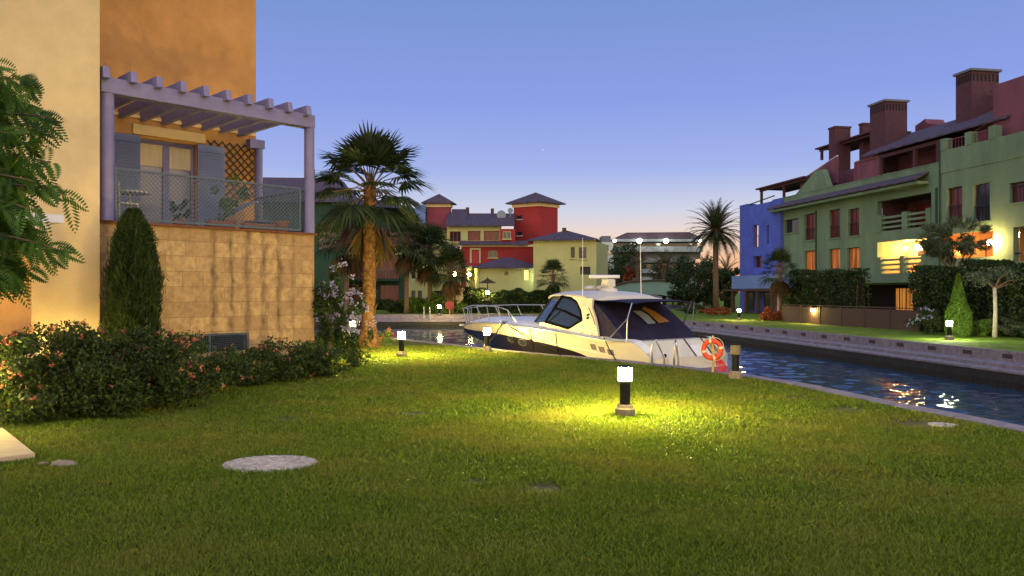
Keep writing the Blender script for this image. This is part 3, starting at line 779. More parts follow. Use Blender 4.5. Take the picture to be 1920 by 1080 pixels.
# roof parapet far above keeps the wall closed
# things on the balcony
def pot(s, w_, r_, h, lab, plant=None, green='shrub', ph=.5, n=500):
    q = L.P(s, w_, TZ); t = thing('plant_pot', q, lab, 'plant pot')
    put('pot', MB().lathe([(r_*.7,0),(r_,h*.85),(r_*1.1,h*.86),(r_*1.1,h),(r_*.9,h)], (q.x,q.y,q.z), 18), M['terra'], t)
    if plant:
        C = blob_pts(n, (q.x,q.y,q.z+h+ph*.45), (ph*.45,ph*.45,ph*.5), 14); leaves('foliage', C, .07, GREEN[green], t)
    return t
pot(4.02, .35, .17, .30, 'terracotta pot at the right end of the balcony')
pot(2.80, .45, .16, .25, 'terracotta pot of yellow green climber below the wall trellis', True, 'bright', 1.05, 900)
pot(1.75, .5, .15, .2, 'balcony pot of dark leafy plant in front of the french window', True, 'shrub', .5, 600)
for a, b_, lab in ((2.2,2.75,'terracotta trough behind the middle of the balcony lattice'), (3.0,3.75,'terracotta trough behind the lattice near the terracotta pot')):
    mb = MB(); q = L.P((a+b_)/2, .25, TZ); mb.fb(L, a, b_, .14, .34, TZ+.05, TZ+.2); tag(put('planter_trough', mb, M['terra'], base=q, bevel=.01), lab, 'planter')
# folded sun lounger
q = L.P(3.3, 1.2, TZ); t = thing('sun_lounger', q, 'slatted sun lounger with raised back on the balcony', 'sun lounger')
mb = MB()
for k in range(10):
    f = k/9; mb.fb(L, 2.9+f*.75, 2.96+f*.75, .8, 1.45, TZ+.32+f*.42, TZ+.34+f*.42)
put('backrest', mb, M['lavlite'], t)
put('seat', MB().fb(L, 3.66, 4.3, .8, 1.45, TZ+.30, TZ+.34), M['lav'], t)
for s in (3.0, 4.2):
    for w_ in (.82, 1.4): put('leg', MB().fb(L, s, s+.04, w_, w_+.04, TZ, TZ+.30), M['lav'], t)
# white table and chair at left
q = L.P(.9, .9, TZ); t = thing('balcony_table', q, 'round white table at the left end of the balcony', 'table')
put('tabletop', MB().lathe([(.38,.70),(.38,.73)], (q.x,q.y,q.z), 24), M['white'], t); put('leg', MB().lathe([(.2,0),(.03,.04),(.03,.70)], (q.x,q.y,q.z), 12), M['white'], t)
q = L.P(.62, .45, TZ); t = thing('balcony_chair', q, 'white chair beside the round balcony table', 'chair')
put('seat', MB().fb(L, .45,.85,.3,.7,TZ+.42,TZ+.45), M['white'], t); put('backrest', MB().fb(L, .45,.48,.3,.7,TZ+.48,TZ+.85), M['white'], t)
for s in (.46,.81):
    for w_ in (.31,.66): put('leg', MB().fb(L, s,s+.03,w_,w_+.03,TZ,TZ+.42), M['white'], t)

# ------------------------------------------------------------------ planting at the left building
# columnar conifer
q = L.P(L.S(250,-.75), -.75, 0)
ct = thing('columnar_conifer', q, 'dense dark green columnar conifer in front of the stone clad wall', 'conifer')
put('trunk', MB().tube([q, q+Vector((0,0,2.6))], [.06,.02], 8), M['bark'], ct)
n = 34000; zz = rng.uniform(.1, 3.26, n); a = rng.uniform(0, 2*PI, n)
rad = .43*np.clip(np.where(zz < .8, .85+.15*zz/.8, 1-((zz-.8)/2.5)**4*.85), .02, 1)
lob = 1+.10*np.sin(a*5+zz*2.2)+.07*np.sin(a*11-zz*5)+.05*np.sin(zz*7+a*2)+.09*rng.normal(size=n)
rr_ = rad*lob*(1+.09*np.sin(a*8+3*np.sin(zz*4))*np.sin(zz*6+a*3))*rng.uniform(.55, 1.0, n)**.5*np.where(rng.uniform(0,1,n) < .05, rng.uniform(1.0,1.16,n), 1)
C = np.stack([q.x+np.cos(a)*rr_, q.y+np.sin(a)*rr_, zz], 1)
ax = np.stack([np.cos(a)*.7, np.sin(a)*.7, np.full(n, 2.2)], 1)
leaves('foliage', C, .13, GREEN['cypress'], ct, aspect=.13, axis=ax)

# flowering shrubs: (px, py of the foot, r, h)
FS = [(30, 812, .95, .95, 'leftmost flowering shrub with orange-pink blossoms beside the path', 5200, 70),
      (118, 800, .85, 1.25, 'flowering shrub with coral blossoms right of the path end', 12000, 80),
      (215, 795, .85, 1.30, 'tall flowering shrub in front of the conifer, pink blossoms on top', 11000, 80),
      (300, 775, .80, 1.10, 'flowering shrub right of the conifer with pink blossoms', 6500, 50),
      (375, 752, .72, .85, 'low dark flowering shrub before the basement grille', 5000, 24),
      (455, 732, .75, .70, 'low flowering shrub under the right end of the grille', 5000, 26),
      (530, 722, .72, .78, 'leafy flowering shrub under the stained stone wall', 5200, 22),
      (602, 712, .60, .72, 'flowering shrub at the corner of the stone wall', 4200, 18)]
for px, py, r_, h, lab, n, nf in FS:
    Y = gy(py)+r_*.9; X = (px-HX)/FPX*Y
    shrub((X, Y, 0), r_, h, lab, n=n, leaf=.065, flowers=int(nf*.8), fsize=.058 if px < 350 else .045, group='flowering shrubs along the stone wall', name='flowering_shrub', clumps=55, elong=1.15, ang=.6)
mb = MB()   # planting bed soil with a low edging
bed = [(-20,822),(60,815),(180,808),(300,795),(390,768),(420,745),(500,728),(600,718),(655,700)]
ring = [((x-HX)/FPX*gy(y), gy(y), .006) for x, y in bed] + [tuple(L.P(4.66, .05, .006)), tuple(L.P(-4, .05, .006))]
tag(put('flower_bed', MB().poly(ring), M['soil']), kind='structure')
# blue plumbago climber at wall corner
q = L.P(4.95, -.1, 0)
pl = thing('climbing_plant', q, 'tall climbing plant with pale blue flowers on the corner of the stone wall', 'climbing plant')
put('stem', MB().tube([q, q+Vector((.1,0,1.2)), q+Vector((.05,.1,2.3))], [.03,.02,.01], 6), M['bark'], pl)
C = np.concatenate([blob_pts(5000, (q.x+.05,q.y,1.2), (.40,.4,1.25), 40, .25), blob_pts(2600, (q.x+.55,q.y+.3,.9), (.45,.4,.9), 25, .3)]); C[:,2] = np.abs(C[:,2])
leaves('foliage', C, .075, GREEN['shrub'], pl)
hd = np.concatenate([blob_pts(34, (q.x+.25,q.y-.1,1.6), (.42,.4,.85), 20, .3), blob_pts(30, (q.x+.68,q.y-.05,1.15), (.42,.35,.5), 20, .3)])
leaves('blossom', np.repeat(hd, 12, 0)+rng.normal(size=(len(hd)*12,3))*.035, .05, GREEN['pale'], pl, aspect=.9)
shrub((-5.15, 23.6, 0), .55, .75, 'leafy shrub left of the tall palm trunk with pale flowers', n=2600, leaf=.08, flowers=14, fmat='pale', fsize=.07, stems=5)
shrub(((716-HX)/FPX*25.6, 25.6, 0), .32, .62, 'small reddish shrub right of the tall palm trunk', n=420, leaf=.10, green='bright', flowers=12, fmat='pink', fsize=.08, stems=7, clumps=16)
fan_palm((-4.52, 25.2, 0), 5.2, 2.3, 'tall fan palm with shaggy orange trunk on the lawn edge', None, trunk_r=.215, flare=1.9, nfan=32, seg=30, skirt=4, lean=(.05,0))

# manhole disc, path slab, stones
mb = MB(); rows = []
for r_, z in ((0.0,.022),(.62,.022),(.635,.012),(.66,.012),(.675,.026),(.95,.022),(1,.0)):
    rows.append([(MAN[0]+math.cos(2*PI*k/40)*MAN[2]*r_*(1+.015*math.sin(k*1.7)), MAN[1]+math.sin(2*PI*k/40)*MAN[3]*r_*(1+.02*math.sin(k*2.3)), z) for k in range(40)])
mb.grid(rows, True); M['disc'] = mat('pale_worn_concrete', (.36,.31,.30), .9, .6, 22, .8, 45, col2=(.58,.51,.50))
tag(put('manhole_cover', mb, M['disc'], base=(MAN[0],MAN[1],0)), 'round pale concrete manhole cover set in the lawn', 'manhole cover')
a, b_, c_, d_ = [((x-HX)/FPX*gy(y), gy(y)) for x, y in ((-260,815),(5,812),(66,862),(-160,890))]
mb = MB(); mb.hexa([(*a,0),(*b_,0),(*c_,0),(*d_,0)], [(*a,.07),(*b_,.07),(*c_,.07),(*d_,.07)]); tag(put('garden_path', mb, M['path'], bevel=.01), kind='structure')
def rock(px, py, r_, lab, sc_=(1,1,.5)):
    Y = gy(py); X = (px-HX)/FPX*Y; bm = bmesh.new(); bmesh.ops.create_icosphere(bm, subdivisions=2, radius=r_)
    for v in bm.verts: v.co = Vector((v.co.x*sc_[0], v.co.y*sc_[1], v.co.z*sc_[2]))*random.uniform(.85,1.12)
    me = bpy.data.meshes.new('rock'); bm.to_mesh(me); bm.free(); me.materials.append(M['rock'])
    o = bpy.data.objects.new('rock', me); COL.objects.link(o); o.location = (X, Y, r_*.2); tag(o, lab, 'rock')
rock(118, 874, .10, 'flat brown rock on the grass right of the path slab', (1.3,.9,.45))
rock(80, 872, .05, 'small grey stone at the corner of the path slab', (1.3,1,.5))
Y = gy(797); mb = MB(); q = ((1768-HX)/FPX*Y, Y, 0); mb.lathe([(.18,0),(.18,.012),(.15,.016)], q, 24); tag(put('drain_cover', mb, M['disc'], base=q), 'small round grey drain cover near the canal edge', 'drain cover')
Y = gy(1057); q = ((1100-HX)/FPX*Y, Y, .03); leaves('fallen_leaf', np.array([q]), .04, GREEN['redleaf'], aspect=.7); tag(bpy.context.scene.objects['fallen_leaf'], 'single fallen reddish leaf on the foreground grass', 'leaf')

# ------------------------------------------------------------------ hanging tree at upper left
tr = thing('pinnate_tree', (-4.3, 5.3, 0), 'tree with feathery hanging leaves reaching in at the left edge', 'tree')
put('trunk', MB().tube([(-4.3,5.3,0),(-4.2,5.3,1.4),(-4.0,5.2,2.4),(-3.9,5.2,3.4)], [.13,.10,.08,.05], 10), M['bark'], tr, smooth=True)
tips = [(128,222),(70,150),(60,185),(112,275),(100,240),(150,365),(105,345),(120,305),(90,395),(80,440),(138,470),(112,470),(75,505),(40,515),(15,520),(10,120),(0,200),(40,250),(50,300),(30,350),(60,370),(20,400),(30,450),(0,480),(-40,300),(-60,400),(-50,200),(70,330),(10,320),(60,420),(90,210),(-10,160),(20,170)]
mbb = MB(); V = []; T = []
cam0 = Vector((0,0,HCAM))
for (tx, ty) in tips:
    tx -= 24
    D = random.uniform(4.9, 5.6); tip = at(tx, ty, D); root = at(-230, min(520, ty*.75+90), 5.3) ; mid = root.lerp(tip, .55) + Vector((0,0,.16))
    P_ = []
    for k in range(9):
        f = k/8; p = root*(1-f)**2 + mid*2*f*(1-f) + tip*f*f; P_.append(p)
    mbb.tube(P_, [.012*(1-f/9)+.002 for f in range(9)], 5, False)
    for k in range(19):
        f = .34 + .66*k/18; q = f*8; i = min(int(q), 7); b_ = P_[i].lerp(P_[i+1], q-i); dr = (P_[i+1]-P_[i]).normalized()
        if at(0,0,1) is None: continue
        for rep in range(2 if tx < 60 else 1):
            ll = random.uniform(.12, .22); u = (dr*random.uniform(.2,1.0) + Vector((random.uniform(-.7,.7), random.uniform(-.9,.9), random.uniform(-1.1,.15)))).normalized()
            s_ = u.cross(Vector((random.uniform(-.3,.3), random.uniform(-1,-.4), random.uniform(-.4,.6)))).normalized()
            c_ = random.random()
            for j in range(11):
                g = (j+1)/11; p = b_ + u*ll*g - Vector((0,0,ll*.25*g*g)); le = .052*math.sin(PI*min(1,g*.8+.2))**.7+.006
                for sg in (-1, 1):
                    d = (s_*sg + u*.45 - Vector((0,0,.12))).normalized(); wv = u*.0095
                    V.append([p-wv*.4, p+d*le*.5-wv, p+d*le, p+d*le*.5+wv]); T.append(min(1, max(0, c_+random.uniform(-.25,.25))))
put('branch', mbb, M['bark'], tr)
cloud_mesh('foliage', np.array([[list(p) for p in q] for q in V]), None, np.array(T), GREEN['pinnate'], tr)

# ------------------------------------------------------------------ motorboat
Bt = Frame((4.65, 21.25), (-.6, .8))          # s: from the transom to the bow, w: + to starboard
boat = thing('motorboat', (4.65, 21.25, WZ), 'white and navy motor yacht with hardtop and dark canvas moored at the lawn edge', 'motorboat')
stn = [  # s, half beam at sheer, sheer z, half beam at chine, chine z, split z (white above / navy below)
    (-.15, 1.50, .05, 1.45, -.60, -.9), (.35, 1.62, .44, 1.52, -.62, -.9), (1.2, 1.74, .46, 1.60, -.62, -.45), (2.1, 1.80, .53, 1.62, -.60, .02),
    (3.3, 1.84, .62, 1.60, -.56, .22), (4.8, 1.78, .71, 1.42, -.48, .34), (6.2, 1.58, .75, 1.10, -.36, .40), (7.6, 1.24, .74, .70, -.18, .42),
    (8.9, .84, .69, .34, .02, .41), (9.8, .48, .62, .12, .18, .40), (10.5, .15, .53, .02, .36, .40), (10.72, .02, .49, .0, .42, .42)]
import bisect
def interp(s, k):
    xs = [q[0] for q in stn]; i = min(max(bisect.bisect(xs, s)-1, 0), len(xs)-2); f = (s-xs[i])/(xs[i+1]-xs[i])
    # smooth interpolation
    p0 = stn[max(i-1,0)][k]; p1 = stn[i][k]; p2 = stn[i+1][k]; p3 = stn[min(i+2,len(stn)-1)][k]
    return .5*((2*p1)+(p2-p0)*f+(2*p0-5*p1+4*p2-p3)*f*f+(3*p1-p0-3*p2+p3)*f**3)
SS = [-.15 + 10.87*k/60 for k in range(61)]
def hull_w(s, z):
    hb, sz, cb, cz = interp(s,1), interp(s,2), interp(s,3), interp(s,4)
    f = (z-cz)/max(1e-3, sz-cz); return max(0, cb + (hb-cb)*(max(0,f)**.75 if f < 1 else 1))
up_rows, lo_rows = [], []
for sgn in (-1, 1):
    mb = MB(); rows = []
    for s in SS:
        sz = interp(s,2); sp_ = min(max(interp(s,5), interp(s,4)-.0), sz-.02); row = []
        for k in range(7):
            z = sp_ + (sz-sp_)*k/6; row.append(Bt.P(s, sgn*(hull_w(s,z)), z))
        rows.append(row)
    mb.grid(rows); up_rows.append(mb)
    mb = MB(); rows = []
    for s in SS:
        sp_ = min(max(interp(s,5), interp(s,4)), interp(s,2)-.02); cz = interp(s,4); row = []
        for k in range(6):
            z = sp_ + (cz-sp_)*k/5; row.append(Bt.P(s, sgn*hull_w(s,z), z))
        row.append(Bt.P(s, sgn*.0, min(cz-.25, -.3) if s < 9 else cz-.12+.0*(s)))
        rows.append(row)
    mb.grid(rows); lo_rows.append(mb)
top = MB(); top.v = []; 
for m_ in up_rows:
    i = len(top.v); top.v += m_.v; top.f += [tuple(a+i for a in f) for f in m_.f]
# transom
top.poly([Bt.P(-.15, -1.5, .05), Bt.P(-.15, 1.5, .05), Bt.P(-.15, 1.45, -.75), Bt.P(-.15, -1.45, -.75)])
hull = put('hull', top, M['white'], boat, smooth=True)
low = MB()
for m_ in lo_rows:
    i = len(low.v); low.v += m_.v; low.f += [tuple(a+i for a in f) for f in m_.f]
put('hull_bottom', low, M['navy'], boat, smooth=True)['label'] = 'navy lower hull'
# rub rail
for sgn in (-1, 1):
    put('rub_rail', MB().tube([Bt.P(s, sgn*(interp(s,1)+.012), interp(s,2)+.005) for s in SS[4:]], .028, 6), M['steel'], boat, smooth=True)
# foredeck
mb = MB(); rows = []
for s in SS:
    if s < 4.0: continue
    hb, sz = interp(s,1), interp(s,2); cam_ = .17*min(1, (10.72-s)/2.0)*(1 if s > 4 else 1)
    rows.append([Bt.P(s, hb*u, sz+.02+cam_*(1-abs(u)**2.6)) for u in [-1,-.85,-.65,-.4,-.15,.15,.4,.65,.85,1]])
mb.grid(rows); dk = put('foredeck', mb, M['whitedeck'], boat, smooth=True)
put('hatch', MB().lathe([(.26,0),(.26,.05),(.22,.07)], Bt.P(7.6,0,.90), 20), M['glass'], boat)
# side decks and cockpit coaming
mb = MB()
for sgn in (-1,1):
    mb.grid([[Bt.P(s, sgn*interp(s,1), interp(s,2)+.01), Bt.P(s, sgn*(interp(s,1)-.28), interp(s,2)+.05)] for s in SS if -.05 < s < 4.3])
put('side_deck', mb, M['whitedeck'], boat)
# stern block with slanted transom, walk through and platform
mb = MB(); mb.prism(Bt, [(-.16,-.75),(-.16,-.22),(.05,-.05),(.55,.46),(1.25,.47),(1.25,-.75)], -1.50, 1.50); st_ = put('transom', mb, M['white'], boat, bevel=.03)
put('locker_door', MB().prism(Bt, [(.02,-.12),(.40,.30),(.385,.315),(.005,-.105)], .55, 1.15), M['whitedeck'], st_, bevel=.02)
for w_ in (.50, 1.20): put('trim', MB().tube([Bt.P(-.14,w_,-.2), Bt.P(.05,w_,-.03), Bt.P(.55,w_,.475)], .018, 6), M['navy'], st_)
for z, w_ in ((-.02,-.72),(.10,-.82)): put('shore_socket', MB().tube([Bt.P(.06,w_,z),Bt.P(.02,w_,z-.01)], .055, 10), M['rope'], st_)
mb = MB(); ring = []
for k in range(13):
    a = PI*k/12; ring.append((-.16-.98*math.sin(a)**.55, -1.42*math.cos(a)))
lo = [Bt.P(s, w_, -.36) for s, w_ in ring]; hi = [Bt.P(s, w_, -.27) for s, w_ in ring]
i0 = 0; mb.v = [tuple(p) for p in lo+hi]; n_ = len(ring); mb.f = [tuple(range(n_-1,-1,-1)), tuple(range(n_, 2*n_))] + [(k,(k+1)%n_,n_+(k+1)%n_,n_+k) for k in range(n_)]
put('swim_platform', mb, M['teak'], boat, bevel=.015)
# cabin: side panels, hardtop, glass
def wside(z): return 1.56 - .17*(z-.6)
def bp(px, py, sg=-1):
    z = .8
    for _ in range(5):
        s, z = Bt.px(px, py, -wside(z))
    return s, z
side = [(1092,602),(1066,617),(1024,605),(1012,604),(1012,613),(1045,624),(1085,636),(1122,641),(1120,620),(1116,598),(1109,577),(1110,566),(1112,560),(1085,556),(1054,554),(1070,558),(1082,566),(1090,582)]
side_sz = [bp(*q) for q in side]
for sgn in (-1, 1):
    if sgn < 0: mb = MB().prism(Bt, side_sz, lambda z: -wside(z), lambda z: -wside(z)+.07)
    else: mb = MB().prism(Bt, side_sz, lambda z: wside(z)-.07, lambda z: wside(z))
    sp_o = put('cabin_side', mb, M['white'], boat)
    if sgn < 0:
        for q in ((1101.5,591),(1104,590),(1101,596.5),(1103.3,595.8)):
            s, z = bp(*q); put('vent', MB().tube([Bt.P(s,-wside(z)-.006,z), Bt.P(s,-wside(z)+.02,z)], .035, 12), M['black'], sp_o)
        pts = [bp(*q) for q in ((1104,577),(1107,584),(1112,596),(1116,609))]
        put('groove', MB().tube([Bt.P(s,-wside(z)-.002,z) for s,z in pts], .012, 6), M['black'], sp_o)
        # script lettering
        fc = bpy.data.curves.new('script', 'FONT'); fc.body = 'Sundancer'; fc.size = .26; fc.shear = .45; fc.extrude = .004; fc.space_character = .95
        fo = bpy.data.objects.new('tmp', fc); COL.objects.link(fo); dg = bpy.context.evaluated_depsgraph_get(); me = bpy.data.meshes.new_from_object(fo.evaluated_get(dg)); bpy.data.objects.remove(fo)
        s, z = bp(1085, 633); X_ = Vector((-Bt.d.x, -Bt.d.y, -.05)).normalized(); Z_ = Vector((Bt.m.x*.17, Bt.m.y*.17, 1)).normalized(); Y_ = Z_.cross(X_)
        me.transform(Matrix((( X_.x, Z_.x, -Y_.x, 0),(X_.y, Z_.y, -Y_.y, 0),(X_.z, Z_.z, -Y_.z, 0),(0,0,0,1)))); me.materials.clear(); me.materials.append(mat('bronze_lettering', (.16,.12,.07), .4))
        lo_ = bpy.data.objects.new('lettering', me); COL.objects.link(lo_); lo_.parent = sp_o; lo_.location = Bt.P(s, -wside(z)-.008, z) - wloc(sp_o)
# hardtop: lofted shell
def topz(s): return 1.70 + .10*math.sin(PI*min(1,max(0,(s-1.6)/4.0)))**.8 - (.10*((s-3.9)/1.0)**2 if s > 3.9 else 0) - (.10*((2.9-s)/.8)**2 if s < 2.9 else 0)
mb = MB(); rows = []; us = [-1,-.97,-.85,-.6,-.3,0,.3,.6,.85,.97,1]
ht_s = [2.05+ (4.92-2.05)*k/20 for k in range(21)]
def halfw(s): return 1.36*(1-max(0,(s-3.6)/1.32)**2.4*.55)
def botz(s): return topz(s) - .10 - .05*min(1, (s-2.05)/.8)
for s in ht_s: rows.append([Bt.P(s, halfw(s)*u, (botz(s) if abs(u) == 1 else topz(s) - .13*abs(u)**3.2)) for u in us])
mb.grid(rows); rows2 = [[Bt.P(s, halfw(s)*u, botz(s)) for u in us] for s in ht_s]; mb.grid(rows2)
mb.poly([rows[0][k] for k in range(11)]); mb.poly([rows[-1][k] for k in range(11)])
ht = put('hardtop', mb, M['white'], boat, smooth=True)
# windshield glass
gl = mat('windshield_glass', (.006,.014,.05), .06, spec=.5)
fr = mat('black_rubber', (.008,.008,.010), .8, spec=.05)
low_c = [Bt.P(5.75,-.0,.90), Bt.P(5.5,-.72,.88), Bt.P(4.95,-1.22,.83)]
upc = [Bt.P(4.82,0,1.60), Bt.P(4.72,-.55,1.59), Bt.P(4.36,-1.05,1.57)]
sg_pts = [bp(*q) for q in ((1066,616),(1022,603.5),(1053,556),(1070,559),(1081,567),(1088,582),(1091,600))]
mbg = MB()
for sgn in (1, -1):
    mbf = MB()
    f_ = lambda p: Bt.P((Vector((p.x,p.y))-Bt.o).dot(Bt.d), sgn*(Vector((p.x,p.y))-Bt.o).dot(Bt.m), p.z)
    lc = [f_(p) for p in low_c]; uc = [f_(p) for p in upc]
    mbg.grid([lc, uc])
    sp2 = [Bt.P(s, -sgn*(-(wside(z)-.02)), z) if sgn < 0 else Bt.P(s, -(wside(z)-.02), z) for s, z in sg_pts]
    mbg.poly(sp2)
    # corner pane joins front glass and side glass
    mbg.poly([lc[2], sp2[1], sp2[2], uc[2]])
    for a, b_ in ((0,1),(1,2)):
        mbf.tube([lc[a], lc[b_]], .03, 6); mbf.tube([uc[a], uc[b_]], .035, 6)
    mbf.tube([lc[2], uc[2]], .035, 6); mbf.tube([lc[0], uc[0]], .03, 6)
    for k in range(len(sp2)): mbf.tube([sp2[k], sp2[(k+1) % len(sp2)]], .042, 6)
    q1 = sp2[1].lerp(sp2[2], .55); q2 = sp2[6]; mbf.tube([q1, q1.lerp(q2,.4)+Vector((0,0,.03)), q2], .038, 6)
    mbf.tube([sp2[1].lerp(sp2[0], .1), q1.lerp(q2, .25)], .018, 6)
    put('windshield_frame', mbf, fr, boat)
wg = put('windshield', mbg, gl, boat)
# dark dash and seats inside so the glass has depth
put('dashboard', MB().fb(Bt, 3.2, 4.7, -1.1, 1.1, .55, .88), M['black'], boat, bevel=.05)
put('helm_seat', MB().fb(Bt, 2.9, 3.2, -.9, .9, .6, 1.15), M['whitedeck'], boat, bevel=.06)
# canvas enclosure
mb = MB(); rows = []
for k in range(9):
    f = k/8; s = 2.32 - 1.47*f; zt = 1.54 - 1.08*f**1.12; wv = 1.30 + .16*f
    rows.append([Bt.P(s, wv*u, zt + .05*(1-abs(u)**2)*math.sin(PI*f) - .02*math.sin(u*9)*math.sin(PI*f)) for u in [-1,-.8,-.55,-.3,0,.3,.55,.8,1]])
mb.grid(rows)
for sgn in (-1,1):
    pts = [Bt.P(2.32-1.47*k/8, sgn*(1.30+.16*k/8), 1.54-1.08*(k/8)**1.12) for k in range(9)]
    s_, z_ = 2.45, .55; mb.poly(pts + [Bt.P(.85, sgn*1.46, .44), Bt.P(2.45, sgn*1.50, .50), Bt.P(2.45, sgn*1.32, 1.54)])
cv = put('canvas_cover', mb, M['canvas'], boat, smooth=False)
def on_rear(u, f, d=.015):
    s = 2.32-1.47*f; return Bt.P(s-d, (1.30+.16*f)*u, 1.54-1.08*f**1.12+d + .05*(1-abs(u)**2)*math.sin(PI*f))
put('canvas_window', MB().poly([on_rear(-.22,.40,.03), on_rear(.02,.40,.03), on_rear(.10,.52,.03), on_rear(.12,.70,.03), on_rear(-.12,.71,.03), on_rear(-.16,.54,.03)]), M['clear'], cv)
put('canvas_window', MB().poly([on_rear(.10,.34,.03), on_rear(.25,.28,.03), on_rear(.42,.44,.03), on_rear(.56,.66,.03), on_rear(.20,.70,.03), on_rear(.17,.50,.03)]), M['amber'], cv)['label'] = 'amber window panel'
# bimini behind the hardtop
mb = MB(); rows = []
for k in range(9):
    f = k/8; s = 2.4 - 1.65*f; z = 1.50 + .08*math.sin(PI*f*.9) - .02*f
    rows.append([Bt.P(s, 1.28*u, z - .06*abs(u)**3) for u in [-1,-.75,-.5,-.25,0,.25,.5,.75,1]])
mb.grid(rows); mb.grid([[p - Vector((0,0,.025)) for p in r] for r in rows]); put('bimini', mb, M['canvas'], boat, smooth=True)
for pa, pb in (((.80,1.24,1.48),(1.15,1.47,.46)), ((.90,1.22,1.48),(1.6,1.5,.48)), ((.78,-1.27,1.46),(.62,-1.60,1.06)), ((.62,-1.60,1.06),(Bt.S(1143,-1.66),-1.66,.53)), ((.62,-1.60,1.06),(Bt.S(1175,-1.64),-1.64,.48))):
    put('strut', MB().tube([Bt.P(*pa), Bt.P(*pb)], .016, 6), M['steel'], boat)
# radar, domes, antennas, horn
q = Bt.P(3.0, .0, topz(3.0)-.02); rd = put('radar', MB().lathe([(.30,0),(.24,.09),(.17,.10),(.15,.13)], q, 16), M['white'], boat, smooth=False)
put('radar_box', MB().fb(Bt, 2.85, 3.15, -.16, .16, q.z+.12, q.z+.37), M['white'], rd, bevel=.04)
ra_d = Vector((.98,.15,0)); 
mb = MB(); a0 = q + Vector((-.58,-.02,.44)); a1 = q + Vector((.34,.03,.44))
mb.tube([a0, a1], .055, 8); put('radar_bar', mb, M['whitedeck'], rd, bevel=.02)
for px in (1105, 1127):
    s, _ = Bt.px(px, 545, 0.1); put('dome', MB().lathe([(.10,0),(.12,.05),(.16,.08),(.17,.12),(.12,.17),(.03,.19)], Bt.P(s, .1, topz(s)-.03), 16), M['white'], boat, smooth=True)
s, z = bp(1094, 574); put('antenna', MB().tube([Bt.P(s,-wside(z)-.03,z), Bt.P(s,-wside(z)-.03,z+.18), Bt.P(s,-wside(z)-.03, z+1.9)], [.03,.012,.006], 6), M['whitedeck'], boat)
put('antenna', MB().tube([Bt.P(2.4,.75,1.62), Bt.P(2.44,.76,3.25)], [.018,.008], 6), M['whitedeck'], boat)
# pulpit rail
def rp(s, sgn, h=.0): return Bt.P(s, sgn*max(.12, interp(s,1)-.07), interp(s,2)+.03+h)
rs = [10.62,10.2,9.5,8.6,7.6,6.6,5.9,5.35]; hs = [.62,.62,.60,.57,.54,.50,.42,.10]
for sgn in (-1,1):
    put('rail', MB().tube([rp(s,sgn,h) for s,h in zip(rs,hs)], .016, 6), M['steel'], boat, smooth=True)
    put('rail', MB().tube([rp(s,sgn,h*.5) for s,h in zip(rs[:3],hs)], .010, 6), M['steel'], boat)
    for k, s in enumerate(rs[:-1]):
        put('stanchion', MB().tube([rp(s,sgn,hs[k]), rp(s-.28,sgn,0)], .013, 6), M['steel'], boat)
put('rail', MB().tube([rp(10.62,-1,.62), rp(10.62,1,.62)], .016, 6), M['steel'], boat)
put('rail', MB().tube([rp(10.62,-1,.31), rp(10.62,1,.31)], .010, 6), M['steel'], boat)
put('anchor_roller', MB().fb(Bt, 10.4, 10.95, -.07, .07, .50, .56), M['steel'], boat)
# portholes, side vents
for px, py in ((960,636.5),(980.5,642)):
    z = .3
    for _ in range(4): s, z = Bt.px(px, py, -hull_w(7.0 if px < 970 else 6.2, .3))
    for _ in range(5): s, z = Bt.px(px, py, -hull_w(s, z))
    c0 = Bt.P(s, -hull_w(s,z)-.012, z); nn = Vector((-Bt.m.x, -Bt.m.y, -.35)).normalized(); 
    bm_ = MB(); u_ = Vector((Bt.d.x, Bt.d.y, 0)); v_ = nn.cross(u_)
    rows = [[c0 + u_*math.cos(a)*rr*1.9 + v_*math.sin(a)*rr + nn*h for a in [2*PI*k/24 for k in range(24)]] for rr, h in ((.115,-.03),(.115,.02),(.09,.02),(.09,-.03))]
    bm_.grid(rows, True); ph = put('porthole', bm_, M['steel'], boat); put('porthole_glass', MB().poly([c0 + u_*math.cos(2*PI*k/24)*.17 + v_*math.sin(2*PI*k/24)*.09 for k in range(24)]), M['glass'], ph)
for px, py in ((1116,650.5),(1132,655.5),(1149,661)):
    z = .2; s = 2
    for _ in range(6): s, z = Bt.px(px, py, -hull_w(s, z))
    mb = MB(); mb.poly([Bt.P(s+.20, -hull_w(s+.2,z+.07)-.006, z+.08), Bt.P(s-.02, -hull_w(s-.02,z+.07)-.006, z+.07), Bt.P(s-.06,-hull_w(s-.06,z-.08)-.006,z-.09), Bt.P(s+.14,-hull_w(s+.14,z-.08)-.006,z-.07)])
    put('side_vent', mb, M['teak'], boat)
# moulded swoosh lines on the topside
for dz in (.0,):
    pts = []
    for k in range(16):
        s = 4.4 - 3.6*k/15; z = .34 - .30*(k/15)**1.2 - dz*(1-k/15*.4); pts.append(Bt.P(s, -hull_w(s, z)-.004, z))
    put('styling_line', MB().tube(pts, .014, 6), M['whitedeck'], hull)
